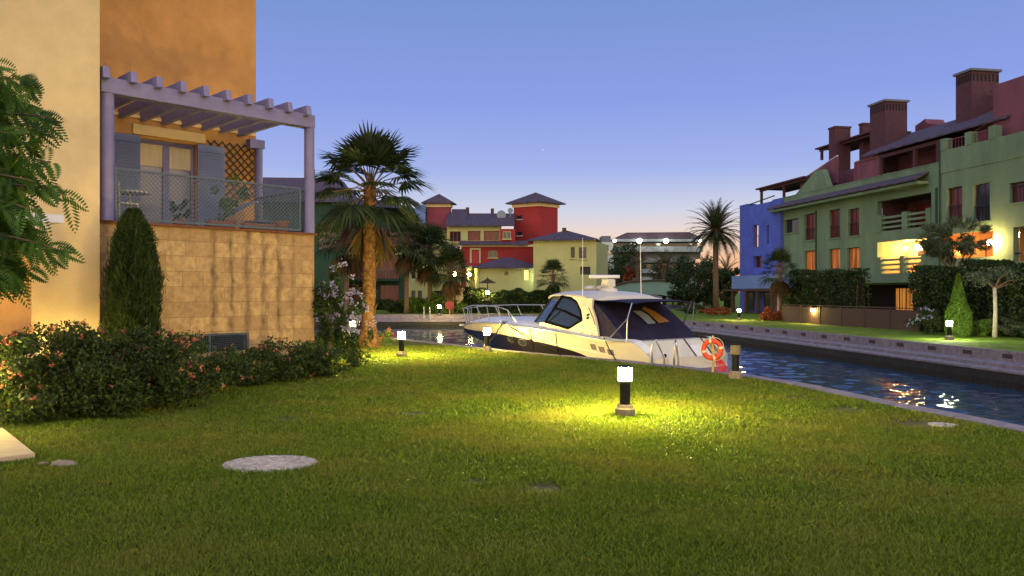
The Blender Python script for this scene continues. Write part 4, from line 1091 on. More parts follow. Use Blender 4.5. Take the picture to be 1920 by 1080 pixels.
# cleats and mooring lines
def cleat(s, w_, z):
    p = Bt.P(s,w_,z); return put('cleat', MB().tube([p+Vector((Bt.d.x*.13,Bt.d.y*.13,.05)), p+Vector((-Bt.d.x*.13,-Bt.d.y*.13,.05))], .018, 6).tube([p, p+Vector((0,0,.05))], .02, 6), M['steel'], boat)
cs = 6.1; cleat(cs, -interp(cs,1)+.08, interp(cs,2)+.03); cleat(1.4, -interp(1.4,1)+.1, interp(1.4,2)+.03)
bow_c = Bt.P(cs, -interp(cs,1)+.02, interp(cs,2)+.06)
def q_at(x):     # a point on the near coping, found along the shore curve
    best = min(near_edge, key=lambda p: abs(p.x/p.y*FPX+HX-x) if p.y > 2 else 1e9); return Vector((best.x+.12, best.y+.05, .03))
for a_, xx, lab, nm in ((bow_c, 905, 'dark forward mooring line running down to the quay near the bow', 1), (bow_c, 1045, 'dark mooring line running aft from the bow cleat across the navy hull', 1), (Bt.P(1.4,-1.70,.54), 1150, 'pale mooring line at the stern quarter of the yacht', 1)):
    e_ = q_at(xx); mid = (a_+e_)/2 - Vector((0,0,.05)); tag(put('mooring_line', MB().tube([a_, mid, e_], .016, 6), M['rope'], base=a_), lab, 'rope')
for x0, x1 in ((958,948),(994,989),(1042,1035)):
    s, _ = Bt.px(x0, 612, -1.7); 
    for _ in range(4): s, _z = Bt.px(x0, 612, -interp(s,1))
    pts = [Bt.P(s, -hull_w(s, z)-.012, z) for z in [interp(s,2)+.02 - k*.14 for k in range(6)]]
    put('fender_line', MB().tube(pts, .011, 5), M['rope'], boat)

# ------------------------------------------------------------------ quay ladder rails, lifebuoy
def quay_pt(px, inset=.12):
    best = min([p for p in near_edge if 2 < p.y < 30], key=lambda p: abs(p.x/p.y*FPX+HX-px)); k = near_edge.index(best)
    t_ = (near_edge[k+1]-near_edge[k-1]).normalized(); return Vector((best.x+t_.y*inset, best.y-t_.x*inset, .02))
lad = thing('quay_ladder', quay_pt(1250), 'pair of curved steel handrails of a ladder at the quay edge behind the yacht', 'ladder')
for xa, xb in ((1223,1246),(1250,1272)):
    p = quay_pt(xa, .10); D = p.y; p2 = at(xb, 690, D+.15); 
    hgt = .62
    pts = [Vector((p.x,p.y,-.3)), Vector((p.x,p.y,hgt-.18)), p.lerp(p2,.12)+Vector((0,0,hgt-.07)), p.lerp(p2,.32)+Vector((0,0,hgt)), p.lerp(p2,.55)+Vector((0,0,hgt-.12)), Vector((p2.x,p2.y,.16)), Vector((p2.x,p2.y,-.5))]
    put('handrail', MB().tube(pts, .024, 8), M['steel'], lad, smooth=True)
p = quay_pt(1333, .05); p.z = .0; zt = p.y*(HY-629)/FPX+HCAM
post = thing('lifebuoy_post', p, 'slim pale wooden post at the quay holding the lifebuoy', 'post')
put('post', MB().tube([p, (p.x,p.y,zt)], .024, 8), M['postwood'], post); put('hook', MB().tube([(p.x,p.y,zt-.1),(p.x+.03,p.y-.07,zt-.1),(p.x+.03,p.y-.08,zt-.05)], .008, 5), M['steel'], post)
cL = at(1335.5, 655.5, p.y-.07); nL = Vector((-.25,-1,0)).normalized()
lbuoy = thing('lifebuoy', cL, 'orange-red lifebuoy ring with pale bands hanging on the quay post', 'lifebuoy')
put('ring', MB().torus(cL, nL, .185, .052, 40, 12), M['red'], lbuoy, smooth=True)
for k in range(4):
    a = PI/4 + k*PI/2 + .25; put('band', MB().torus(cL, nL, .185, .055, 4, 12, a-.13, a+.13), M['bandcream'], lbuoy, smooth=True)
lines = MB()
for k in range(4):
    a = PI/4 + k*PI/2 + .25; u = nL.orthogonal().normalized(); v = nL.cross(u)
    lines.tube([cL+(u*math.cos(a+b_)+v*math.sin(a+b_))*(.245+.03*math.sin(b_*2)) for b_ in [PI/2*j/6 for j in range(7)]], .006, 4)
put('grab_line', lines, M['bandcream'], lbuoy)
mb = MB(); 
for k in range(7): mb.tube([Vector((p.x+.03,p.y-.05,.42)), Vector((p.x+.06+.03*k,p.y-.06,.2)), Vector((p.x+.08+.045*k,p.y-.1+.03*k,.02))], .012, 5)
tag(put('red_rope', mb, M['cord'], base=p), 'bundle of red rope hanging at the foot of the lifebuoy post', 'rope')

# ------------------------------------------------------------------ generic facade pieces
M['green'] = mat('green_render', (.12,.185,.12), .9, .22, .8, .3, 30, stretch=(1,1,.35))
M['pinkw'] = mat('red_purple_render', (.15,.055,.082), .9, .25, .8, stretch=(1,1,.35))
M['blue'] = mat('blue_render', (.065,.10,.43), .9, .2, .8)
M['bluelite'] = mat('pale_blue_render', (.13,.20,.42), .9, .1, .7)
M['brick'] = mat('brown_red_chimney', (.070,.030,.042), .9, .2, 3)
M['creamfar'] = mat('pale_cream_render', (.38,.38,.17), .9, .1, .5)
M['whitefar'] = mat('white_render', (.46,.50,.50), .9, .1, .5)
M['redfar'] = mat('red_render', (.27,.028,.03), .9, .12, .7)
M['purplefar'] = mat('dark_red_render', (.22,.05,.07), .9, .12, .7)
M['dkgreen'] = mat('dark_green_render', (.022,.055,.035), .9, .12, .7)
M['wallcapred'] = mat('red_trim', (.38,.05,.05), .8)
M['grey'] = mat('grey_render', (.12,.13,.15), .9, .12, .5)
M['palegrey'] = mat('pale_grey_render', (.20,.24,.27), .9, .1, .5)
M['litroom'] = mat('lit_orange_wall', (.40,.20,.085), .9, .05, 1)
M['litwin'] = mat('lit_window', (.8,.55,.2), .6, emit=(1,.55,.12), estr=1.1)
M['litwin2'] = mat('lit_window_dim', (.42,.13,.03), .6, .9, 1.3, stretch=(5,5,.3), emit=(1,.30,.06), estr=.28)
M['litroom_glow'] = mat('lit_window_strong', (.8,.6,.3), .6, emit=(1,.62,.16), estr=1.6)
def tiles(name, col, sx=5.0, ang=0.0):
    m = bpy.data.materials.new(name); m.use_nodes = True; t = m.node_tree; p = t.nodes['Principled BSDF']
    c = N(t, 'ShaderNodeTexCoord'); mp = N(t, 'ShaderNodeMapping'); mp.inputs['Rotation'].default_value = (0,0,ang); lk(t, c.outputs['Object'], mp.inputs[0])
    wv = N(t, 'ShaderNodeTexWave'); wv.inputs['Scale'].default_value = sx/2; wv.inputs['Distortion'].default_value = .3; lk(t, mp.outputs[0], wv.inputs[0])
    r = N(t, 'ShaderNodeMapRange'); r.inputs[3].default_value = .45; r.inputs[4].default_value = 1.25; lk(t, wv.outputs['Fac'], r.inputs[0])
    n = N(t, 'ShaderNodeTexNoise'); n.inputs['Scale'].default_value = 3; lk(t, c.outputs['Object'], n.inputs[0])
    mu = N(t, 'ShaderNodeMath', operation='MULTIPLY'); lk(t, r.outputs[0], mu.inputs[0]); lk(t, n.outputs[0], mu.inputs[1])
    x = N(t, 'ShaderNodeMixRGB'); lk(t, mu.outputs[0], x.inputs[0]); x.inputs[1].default_value = (*[v*.35 for v in col],1); x.inputs[2].default_value = (*[min(1,v*1.7) for v in col],1)
    lk(t, x.outputs[0], p.inputs['Base Color']); p.inputs['Roughness'].default_value = .8
    b = N(t, 'ShaderNodeBump'); b.inputs['Strength'].default_value = .8; b.inputs['Distance'].default_value = .06; lk(t, wv.outputs['Fac'], b.inputs['Height']); lk(t, b.outputs[0], p.inputs['Normal'])
    return m
M['tile'] = tiles('purple_roof_tile', (.065,.045,.075), 3.2)
def window(F, s0, s1, z0, z1, w, parent, glass='glass', frame='darkmetal', mull=1, sill=None, th=.05, lab=None, rail=False):
    mb = MB()
    for a, b_ in ((s0, s0+th), (s1-th, s1)): mb.fb(F, a, b_, w, w+.06, z0, z1)
    mb.fb(F, s0+th, s1-th, w, w+.06, z1-th, z1); mb.fb(F, s0+th, s1-th, w, w+.06, z0, z0+th)
    for k in range(mull):
        m_ = s0+(s1-s0)*(k+1)/(mull+1); mb.fb(F, m_-th*.4, m_+th*.4, w+.005, w+.055, z0+th, z1-th)
    o = put('window', mb, M[frame], parent)
    if lab: o['label'] = lab
    put('pane', MB().fb(F, s0+th*.5, s1-th*.5, w+.03, w+.04, z0+th*.5, z1-th*.5), M[glass], o)
    if sill: put('sill', MB().fb(F, s0-.1, s1+.1, w-.28, w-.001, z0-.1, z0-.002), M[sill], o)
    if rail:
        mb = MB(); mb.fb(F, s0, s1, w-.10, w-.07, z0+.85, z0+.90)
        k = s0+.1
        while k < s1: mb.fb(F, k, k+.025, w-.095, w-.075, z0, z0+.85); k += .22
        put('window_rail', mb, M['darkmetal'], o)
    return o
def prect(F, x0, y0, x1, y1, w=0.0):
    """pixel rectangle on a facade -> s0,s1,z0,z1 (heights read at the middle)"""
    s0 = F.S(x0, w); s1 = F.S(x1, w); xm = (x0+x1)/2
    return min(s0,s1), max(s0,s1), F.Z(xm, y1, w), F.Z(xm, y0, w)
def hip_roof(F, s0, s1, w0, w1, z, h, over=.5, ridge=None):
    a, b_, c_, d_ = F.P(s0-over,w0-over,z), F.P(s1+over,w0-over,z), F.P(s1+over,w1+over,z), F.P(s0-over,w1+over,z)
    L1, L2 = s1-s0, w1-w0; mb = MB()
    if ridge is None: ridge = max(0, L1-L2) if L1 > L2 else -max(0, L2-L1)
    sm, wm = (s0+s1)/2, (w0+w1)/2
    if ridge >= 0: r0, r1 = F.P(sm-ridge/2,wm,z+h), F.P(sm+ridge/2+.001,wm,z+h)
    else: r0, r1 = F.P(sm,wm+ridge/2,z+h), F.P(sm,wm-ridge/2+.001,z+h)
    if ridge >= 0: fs = [[a,b_,r1,r0],[b_,c_,r1],[c_,d_,r0,r1],[d_,a,r0]]
    else: fs = [[a,b_,r0],[b_,c_,r1,r0],[c_,d_,r1],[d_,a,r0,r1]]
    for f in fs: mb.poly(f)
    dz = Vector((0,0,-.12)); a2,b2,c3,d3 = a+dz,b_+dz,c_+dz,d_+dz
    for p, q, p2, q2 in ((a,b_,a2,b2),(b_,c_,b2,c3),(c_,d_,c3,d3),(d_,a,d3,a2)): mb.poly([p,q,q2,p2])
    mb.poly([a2,b2,c3,d3]); return mb

# ------------------------------------------------------------------ green apartment building across the canal
R = Frame((21.92, 66.0), (.177, -.984))
S0, SB = R.S(1464), 46.0
gb = thing('green_apartment_building', R.P(S0, 0, 0), 'long green apartment building with red upper storey and tall chimneys across the canal', 'building')
GW = [ # px rect, kind
 ((1508,401,1528,450),'red',1), ((1554,393,1575,446),'red',1), ((1590,391,1611,442),'red',1),
 ((1508,470,1531,518),'litwin2',1), ((1554,466,1575,504),'litwin2',1), ((1588,464,1612,504),'litwin2',1),
 ((1775,351,1804,414),'red',1), ((1824,344,1856,415),'dark',1), ((1893,338,1960,377),'red',1), ((1471,411,1497,436),'dark',0)]
holes = []
for r_, k_, _ in GW: holes.append(prect(R, *r_))
bal_hi = prect(R, 1645, 384, 1746, 432); bal_lo = prect(R, 1645, 454, 1737, 514)
bal_hi = (bal_hi[0], bal_hi[1], 5.75, 7.75); bal_lo = (bal_lo[0], bal_lo[1], 2.98, 5.05)
t2 = prect(R, 1775, 452, 1862, 500); t2 = (R.S(1760), R.S(1862), 3.7, 5.15)
lw = prect(R, 1900, 430, 1990, 484)
ext = (R.S(1960)+.0, )
holes += [bal_hi, bal_lo, t2, (lw[0], lw[1], 3.35, 5.15)]
gf_ = (R.S(1583), R.S(1728), .2, 2.25)
holes.append(gf_)
s_mid = R.S(1765)
mb = MB(); mb.wall(R, S0, SB, 0, 8.75, 0, .35, holes)
put('wall', mb, M['green'], gb)['label'] = 'green rendered facade'
mb = MB(); mb.fb(R, S0, s_mid, 0, .35, 8.755, 9.42); mb.fb(R, S0, s_mid, -.03, .38, 9.42, 9.47); put('parapet', mb, M['green'], gb)
mb = MB(); mb.fb(R, s_mid, SB, -.05, .35, 8.755, 10.05)
for x in (1771, 1817, 1862): s = R.S(x); mb.fb(R, s-.22, s+.22, -.10, .36, 10.052, 10.75)
put('parapet', mb, M['green'], gb)
mb = MB(); k = s_mid
while k < R.S(1862): mb.fb(R, k, k+.03, .1, .13, 10.05, 10.6); k += .25
mb.fb(R, s_mid, R.S(1862), .09, .14, 10.6, 10.65); put('terrace_railing', mb, M['pinkw'], gb)
# gable piece at the left end of the parapet
mb = MB(); mb.prism(R, [(R.S(1475), 9.2), (R.S(1520), 11.0), (R.S(1533), 11.0), (R.S(1547), 9.2)], .36, .8); put('gable_wall', mb, M['green'], gb)
# tiled canopy
mb = MB(); mb.hexa([R.P(S0-.6,-.95,8.50),R.P(R.S(1742),-.95,8.50),R.P(R.S(1742),-.002,8.95),R.P(S0-.6,-.002,8.95)],[R.P(S0-.6,-.95,8.60),R.P(R.S(1742),-.95,8.60),R.P(R.S(1742),-.002,9.05),R.P(S0-.6,-.002,9.05)])
put('canopy', mb, M['tile'], gb)
mb = MB(); mb.fb(R, S0-.5, R.S(1742), -.8, -.003, 8.28, 8.45); put('canopy_soffit', mb, M['green'], gb)
# interior behind openings
for (r_, k_, mu), h in zip(GW, holes):
    window(R, h[0], h[1], h[2], h[3], .2, gb, glass={'red':'redglass','litwin2':'litwin2','dark':'glass'}[k_], mull=mu, frame='brick', sill='green', rail=(k_ != 'litwin2' and mu == 1))
def room(F, h, parent, mt, depth=2.2, glow=None):
    s0,s1,z0,z1 = h; mb = MB(); w0, w1 = .36, depth
    e = .0
    mb.poly([F.P(s0,w1,z0),F.P(s1,w1,z0),F.P(s1,w1,z1),F.P(s0,w1,z1)]); mb.poly([F.P(s0,w0,z0),F.P(s0,w1,z0),F.P(s0,w1,z1),F.P(s0,w0,z1)])
    mb.poly([F.P(s1,w0,z0),F.P(s1,w1,z0),F.P(s1,w1,z1),F.P(s1,w0,z1)]); mb.poly([F.P(s0,w0,z1),F.P(s1,w0,z1),F.P(s1,w1,z1),F.P(s0,w1,z1)]); mb.poly([F.P(s0,w0,z0),F.P(s1,w0,z0),F.P(s1,w1,z0),F.P(s0,w1,z0)])
    return put('room', mb, M[mt], parent)
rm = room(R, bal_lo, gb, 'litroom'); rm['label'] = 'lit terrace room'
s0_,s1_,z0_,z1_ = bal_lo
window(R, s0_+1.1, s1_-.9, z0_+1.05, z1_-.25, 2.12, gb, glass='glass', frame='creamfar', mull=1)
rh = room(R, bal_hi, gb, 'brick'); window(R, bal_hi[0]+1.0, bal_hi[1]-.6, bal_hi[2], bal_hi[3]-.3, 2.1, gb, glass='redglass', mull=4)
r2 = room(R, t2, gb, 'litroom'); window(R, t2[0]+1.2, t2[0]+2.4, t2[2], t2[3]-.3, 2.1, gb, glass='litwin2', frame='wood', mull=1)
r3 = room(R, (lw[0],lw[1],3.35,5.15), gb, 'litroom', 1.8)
put('window_rail', MB().fb(R, lw[0], lw[1], .1, .14, 3.75, 3.82), M['darkmetal'], gb)
rg = room(R, gf_, gb, 'slot', 1.8)
# globe lamps
M['globe'] = mat('wall_globe_lamp', (.9,.9,.8), .5, emit=(1,.60,.20), estr=1000)
M['globe_room'] = mat('room_lamp', (.9,.9,.8), .5, emit=(1,.66,.24), estr=260)
def globe(F, px, py, w, r_, lab, m='globe'):
    s, z = F.px(px, py, w); q = F.P(s, w, z); t = thing('wall_lamp', q, lab, 'lamp'); 
    put('globe', MB().lathe([(.01,-r_)]+[(r_*math.cos(a), r_*math.sin(a)) for a in [-PI/2+PI*k/8 for k in range(1,8)]]+[(.01,r_)], q, 12), M[m], t, smooth=True)
    put('bracket', MB().tube([q+Vector((0,0,r_)), q+Vector((0,0,r_+.06)), F.P(s,w+.12,z+r_+.08)], .015, 5), M['black'], t)
globe(R, 1722, 464, .9, .16, 'bright globe lamp at the right end of the lit green terrace')
globe(R, 1698, 466, 1.6, .11, 'small globe lamp deeper inside the lit green terrace')
globe(R, 1856, 455, -.25, .15, 'bright globe lamp between the round tree and the right edge window')
globe(R, 1800, 470, 1.4, .10, 'globe lamp hidden behind the round tree on the green building', 'globe_room')
globe(R, 1912, 440, 1.0, .12, 'ceiling lamp in the yellow room at the right edge of the green building', 'globe_room')
# concrete balcony rails
def slat_rail(h, z0, n=3):
    mb = MB(); s0, s1 = h[0], h[1]
    for s in (s0+.02, (s0+s1)/2-.05, s1-.42): mb.fb(R, s, s+.40, -.06, .30, z0-.06, z0+1.08)
    for k in range(n): mb.fb(R, s0+.05, s1-.05, .02, .14, z0+.16+k*.32, z0+.30+k*.32)
    put('balcony_rail', mb, M['green'], gb)
slat_rail(bal_hi, bal_hi[2]); slat_rail(bal_lo, bal_lo[2])
# low terrace wall + curtain lit room on the ground floor
mb = MB(); mb.fb(R, R.S(1525), R.S(1612), -1.1, -.02, 2.4, 3.35); mb.fb(R, R.S(1612), R.S(1880), -1.0, -.02, 2.35, 2.85); put('terrace_wall', mb, M['green'], gb)
M['litcurtain'] = mat('lit_curtain', (.6,.20,.03), .8, .9, 2.0, stretch=(6,6,.2), emit=(1,.30,.03), estr=.6)
h = (R.S(1680, .5), R.S(1722, .5), .45, 2.0)
mb = MB()
k = h[0]; j = 0
while k < h[1]-.1:
    mb.fb(R, k, k+.24, .5+(.03 if j % 2 else 0), .54, h[2], h[3]); k += .34; j += 1
put('curtain', mb, M['litcurtain'], gb)['label'] = 'orange lit curtain on the ground floor'
# recessed red storey behind the parapet
mb = MB(); RW = 3.2
mb.fb(R, R.S(1545,RW), R.S(1930,RW), RW, RW+6, 8.7, 11.2); put('upper_wall', mb, M['pinkw'], gb)
mb = MB(); mb.prism(R, [(R.S(1508,1.2),9.3),(R.S(1508,1.2),10.9),(R.S(1640,1.2),11.2),(R.S(1640,1.2),9.3)], 4.5, 8); put('upper_wall', mb, M['pinkw'], gb)
mb = MB(); mb.fb(R, R.S(1583), R.S(1627), .9, 1.0, 9.45, 10.9); mb.fb(R, R.S(1583)-.06, R.S(1583)+.06, .8, 1.1, 9.45, 11.0); mb.fb(R, R.S(1583), R.S(1627), .85, 1.05, 10.9, 11.05); put('screen_wall', mb, M['pinkw'], gb)
# upper tiled roof: eave (1612,294)-(1790,242), ridge (1701,247)-(1793,227)
sA, zA = R.px(1614,294,.6); sB_, zB = R.px(1788,244,.6); zr = (zA+zB)/2
mb = MB(); wE, wR = .6, 4.8
sr0 = R.S(1700, wR)
zR_ = (R.Z(1701,247,wR)+R.Z(1790,229,wR))/2
mb.hexa([R.P(sA,wE,zr-.1),R.P(sB_+4,wE,zr-.1),R.P(sB_+4,wR,zR_-.12),R.P(sr0-1.5,wR,zR_-.12)],[R.P(sA,wE,zr),R.P(sB_+4,wE,zr),R.P(sB_+4,wR,zR_),R.P(sr0-1.5,wR,zR_)])
put('roof', mb, M['tile'], gb)
mb = MB(); mb.fb(R, sr0-1.0, sB_+4, 4.3, 4.6, 9.4, zR_-.3); put('upper_wall', mb, M['pinkw'], gb)
mb = MB(); mb.fb(R, sA+.3, R.S(1765,.9), .9, 1.1, zr-.42, zr-.2)
for x in (1652, 1716, 1760): s = R.S(x,1.0); mb.fb(R, s-.1, s+.1, .9, 1.1, 9.45, zr-.42)
put('loggia_frame', mb, M['brick'], gb)
put('lit_strip', MB().fb(R, R.S(1653,1.6), R.S(1680,1.6), 1.6, 1.65, 9.62, 9.85), mat('lit_strip', (.8,.75,.6), .6, emit=(1,.9,.7), estr=1.5), gb)
def chimney(x0, xc, x1, yt, yb, w, lab=None, capo=.12, slots=True, mm='brick'):
    s_c = R.S(xc, w); z1 = R.Z(xc, yt, w); z0 = R.Z(xc, yb, w)-2.5
    # near corner is (s1, w); front end face spans w..w+dw at s1; left face spans s0..s1
    s0 = R.S(x0, w); 
    dw = 0.1
    for _ in range(60):
        q = R.P(s_c, w+dw, 0)
        if q.x/q.y*FPX+HX >= x1: break
        dw += .05
    mb = MB(); mb.fb(R, s0, s_c, w, w+dw, z0, z1-.14); o = put('chimney', mb, M[mm], gb)
    if lab: o['label'] = lab
    put('chimney_cap', MB().fb(R, s0-capo, s_c+capo, w-capo, w+dw+capo, z1-.14, z1), M['grey' if capo > .1 else mm], o)
    if slots:
        mb = MB(); n_ = 7
        for k in range(n_):
            f = (k+.5)/n_; s = s0+(s_c-s0)*f; mb.fb(R, s-.06, s+.06, w-.012, w, z1-.75, z1-.3)
            ww = w+dw*f; mb.fb(R, s_c, s_c+.012, ww-.06, ww+.06, z1-.75, z1-.3)
        put('vent_slot', mb, M['slot'], o)
chimney(1631,1660,1701,186,280,2.2,'tall square chimney with slotted top')
chimney(1792,1822,1873,128,232,3.0,'tallest chimney')
chimney(1554,1566,1594,236,285,3.6,'small far chimney', .06, False)
chimney(1611,1618,1632,230,262,5.0,None,.05, False)
mb = MB(); mb.prism(R, [(R.S(1716,6),R.Z(1716,250,6)),(R.S(1716,6),R.Z(1716,236,6)),(R.S(1734,6),R.Z(1734,223,6)),(R.S(1738,6),R.Z(1738,231,6)),(R.S(1756,6),R.Z(1756,232,6)),(R.S(1756,6),R.Z(1756,250,6))], 6, 7.5); put('roof_hut', mb, M['pinkw'], gb)
# pergolas on the roof terraces
def pergola(xa, ya, xb, yb, w, posts, th=.18, n=0, depth=2.6, parent=gb, cover=True):
    s0, z0 = R.px(xa, ya, w); s1, z1 = R.px(xb, yb, w); z = (z0+z1)/2
    mb = MB(); mb.fb(R, s0, s1, w, w+.2, z-th, z); mb.fb(R, s0, s1, w+depth-.2, w+depth, z-th, z)
    for x, y in posts:
        s = R.S(x, w); mb.fb(R, s-.09, s+.09, w+.01, w+.19, R.Z(x,y,w), z-th)
    o = put('roof_pergola', mb, M['brick'], parent)
    if cover:
        mb = MB(); k = s0-.2
        while k < s1: mb.fb(R, k, k+(.12 if n else .36), w-.3, w+depth+.3, z+.002, z+.12); k += (.5 if n else .4)
        put('pergola_slat', mb, M['brick'], o)
    return o
pergola(1424,357,1512,332,.8,[(1426,386),(1468,374)])
pergola(1536,281,1640,247,4.2,[(1539,300),(1572,292)])
pergola(1868,175,1990,130,4.0,[(1880,235)], n=1, depth=4)
pergola(1700,282,1800,262,2.4,[])
# stair walls with pale sloping handrails
for (xa,ya,xb,yb,w_) in ((1500,338,1568,292,1.4),(1818,252,1894,198,1.4)):
    sa, za = R.px(xa,ya,w_); sb, zb = R.px(xb,yb,w_)
    mb = MB(); mb.prism(R, [(sa,za-.9),(sa,za-.05),(sb,zb-.05),(sb,za-.9)], w_, w_+.2); o = put('stair_wall', mb, M['pinkw'], gb)
    put('handrail', MB().tube([R.P(sa,w_+.1,za),R.P(sb,w_+.1,zb)], .07, 6), M['lavlite'], o)
mb = MB(); mb.fb(R, R.S(1862,.8), SB, .8, 3.2, 9.9, 13.2); put('upper_wall', mb, M['pinkw'], gb)
for x, ya, yb in ((1531,395,515),(1757,352,430),(1764,262,530)):
    s = R.S(x); put('downpipe', MB().fb(R, s-.05, s+.05, -.09, -.002, R.Z(x,yb), R.Z(x,ya)), M['dkgreen'], gb)
mb = MB(); mb.fb(R, S0+.3, SB, .36, 14, 0, 8.7); put('core', mb, M['slot'], gb) if False else None

# ------------------------------------------------------------------ blue house
sb0, sb1 = R.S(1387,-.3), R.S(1463,-.3)
bh = thing('blue_house', R.P(sb0,-.3,0), 'deep blue house at the far left end of the green building', 'building')
hw = [prect(R,1411,422,1422,463,-.3), prect(R,1437,422,1442,457,-.3), prect(R,1412,480,1428,502,-.3), prect(R,1428,569,1436,600,-.3)]
zt1 = R.Z(1390,388,-.3)
mb = MB(); mb.wall(R, sb0, sb1, 2.6, zt1-.1, -.3, .4, hw[:3]); 
mb.fb(R, sb0, sb0+.4, .1, 1.2, 2.6, zt1-.1); 
put('wall', mb, M['blue'], bh)
mb = MB(); mb.fb(R, sb0, R.S(1402,-.3), -.31, .5, zt1-.1, zt1+.15); mb.fb(R, R.S(1448,-.3), sb1, -.31, .5, zt1-.1, R.Z(1455,373,-.3)); put('parapet', mb, M['blue'], bh)
put('roof_rail', MB().tube([R.P(R.S(1402,-.3),-.1,zt1+.1), R.P(R.S(1448,-.3),-.1,zt1+.35)], .05, 6), M['darkmetal'], bh)
for k, h in enumerate(hw[:2]):      # open slits: the sky shows through
    fr_ = MB(); fr_.fb(R, h[0], h[0]+.06, -.05, .05, h[2], h[3]); fr_.fb(R, h[1]-.06, h[1], -.05, .05, h[2], h[3]); fr_.fb(R, h[0]+.06, h[1]-.06, -.04, .04, h[2]+.95, h[2]+1.0); fr_.fb(R, (h[0]+h[1])/2-.02, (h[0]+h[1])/2+.02, -.03, .03, h[2], h[2]+.95)
    put('open_window_frame', fr_, M['purplefar'], bh)
window(R, *hw[2], 0.0, bh, glass='glass', mull=1, frame='redfar')
mb = MB(); mb.fb(R, R.S(1372,-2), R.S(1450,-2), -2.0, -.32, 2.05, 3.15); put('balcony', mb, M['bluelite'], bh)
mb = MB(); mb.fb(R, R.S(1355,-2.6), R.S(1456,-2.6), -2.6, -.3, 1.85, 2.0)
put('porch_roof', mb, M['wood'], bh)
for x in (1373, 1398, 1420, 1447):
    s = R.S(x,-2.5); put('porch_post', MB().fb(R, s-.12, s+.12, -2.55, -2.3, 0, 1.85), M['wood'], bh)
mb = MB(); mb.fb(R, sb0, sb1, -.3, 0, 0, 2.6); put('ground_floor_wall', mb, M['blue'], bh)
window(R, R.S(1404,-.3), R.S(1414,-.3), .1, 1.75, -.38, bh, glass='glass', mull=0, frame='wood'); window(R, R.S(1434,-.3), R.S(1446,-.3), .1, 1.75, -.38, bh, glass='glass', mull=0, frame='wood')

# ------------------------------------------------------------------ right bank planting
def hedge(p0, p1, depth, h, label, n, name='hedge', green='hedge', leaf=.14, z0=0.0):
    p0, p1 = Vector(p0), Vector(p1); d = (p1-p0); Lh = d.length; d.normalize(); m_ = Vector((-d.y, d.x))
    if m_.dot(p0) < 0: m_ = -m_
    base = (p0.x, p0.y, z0); t = thing(name, base, label, 'hedge')
    s = rng.uniform(0, Lh, n); u = rng.uniform(0, 1, n); face = rng.uniform(0, 1, n)
    bump = .18*np.sin(s*1.9)+.14*np.sin(s*4.3+1)+.12*np.sin(s*.7+2)
    hh = h + bump*.8
    wv = np.where(face < .6, rng.normal(0, .10, n)+.12*np.sin(s*2.7+u*h*2.1), rng.uniform(0, depth, n)); zv = np.where(face < .6, u*hh, hh - np.abs(rng.normal(0, .12, n)))
    ends = rng.uniform(0, 1, n) < .14; s = np.where(ends, np.where(rng.uniform(0,1,n) < .5, rng.normal(0,.1,n), Lh+rng.normal(0,.1,n)), s); wv = np.where(ends, rng.uniform(0, depth, n), wv); zv = np.where(ends, u*hh, zv)
    C = np.stack([p0.x+d.x*s+m_.x*wv, p0.y+d.y*s+m_.y*wv, z0+zv], 1); leaves('foliage', C, leaf, GREEN[green], t, aspect=.6)
    mb = MB(); F = Frame(p0, d); k = .3
    while k < Lh: mb.tube([F.P(k, depth*.5, z0), F.P(k+.1, depth*.5, z0+h*.8)], [.05,.02], 5); k += 1.6
    put('stem', mb, M['bark'], t)
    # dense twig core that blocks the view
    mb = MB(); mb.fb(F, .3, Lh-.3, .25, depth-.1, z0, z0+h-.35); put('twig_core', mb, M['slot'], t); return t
Fq = lambda px, Y: ((px-HX)/FPX*Y, Y)
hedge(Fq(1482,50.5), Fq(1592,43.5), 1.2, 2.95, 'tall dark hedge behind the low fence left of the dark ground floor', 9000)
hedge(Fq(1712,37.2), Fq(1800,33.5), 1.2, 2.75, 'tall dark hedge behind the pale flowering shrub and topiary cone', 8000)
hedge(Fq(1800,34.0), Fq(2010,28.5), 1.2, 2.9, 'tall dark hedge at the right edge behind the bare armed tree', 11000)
# fence
fa, fb_ = Fq(1468,47.7), Fq(1722,35.8); FF = Frame(fa, (fb_[0]-fa[0], fb_[1]-fa[1])); Lf = math.hypot(fb_[0]-fa[0], fb_[1]-fa[1])
fn = thing('garden_fence', FF.P(0,0,0), 'low brown board fence along the grass across the canal', 'fence')
M['fence'] = mat('brown_fence_board', (.075,.045,.035), .85, .2, 2, stretch=(1,1,10))
npn = 6
for k in range(npn):
    a = Lf*k/npn; put('panel', MB().fb(FF, a+.04, a+Lf/npn-.04, 0, .05, .02, .93), M['fence'], fn); put('post', MB().fb(FF, a-.04, a+.04, -.02, .08, 0, 1.0), M['wood'], fn)
put('post', MB().fb(FF, Lf-.04, Lf+.04, -.02, .08, 0, 1.0), M['wood'], fn); put('top_rail', MB().fb(FF, 0, Lf, -.03, .09, 1.0, 1.04), M['fence'], fn)
s, z = FF.px(1523, 581, -.08); q = FF.P(s,-.08,z); t = thing('fence_lamp', q, 'small warm lamp mounted on the brown fence', 'lamp'); put('lens', MB().lathe([(.05,-.05),(.09,-.04),(.09,.04),(.05,.05)], q, 12), M['lampglow2'], t); put('hood', MB().lathe([(.11,.05),(.10,.07),(.03,.08)], q, 12), M['black'], t)
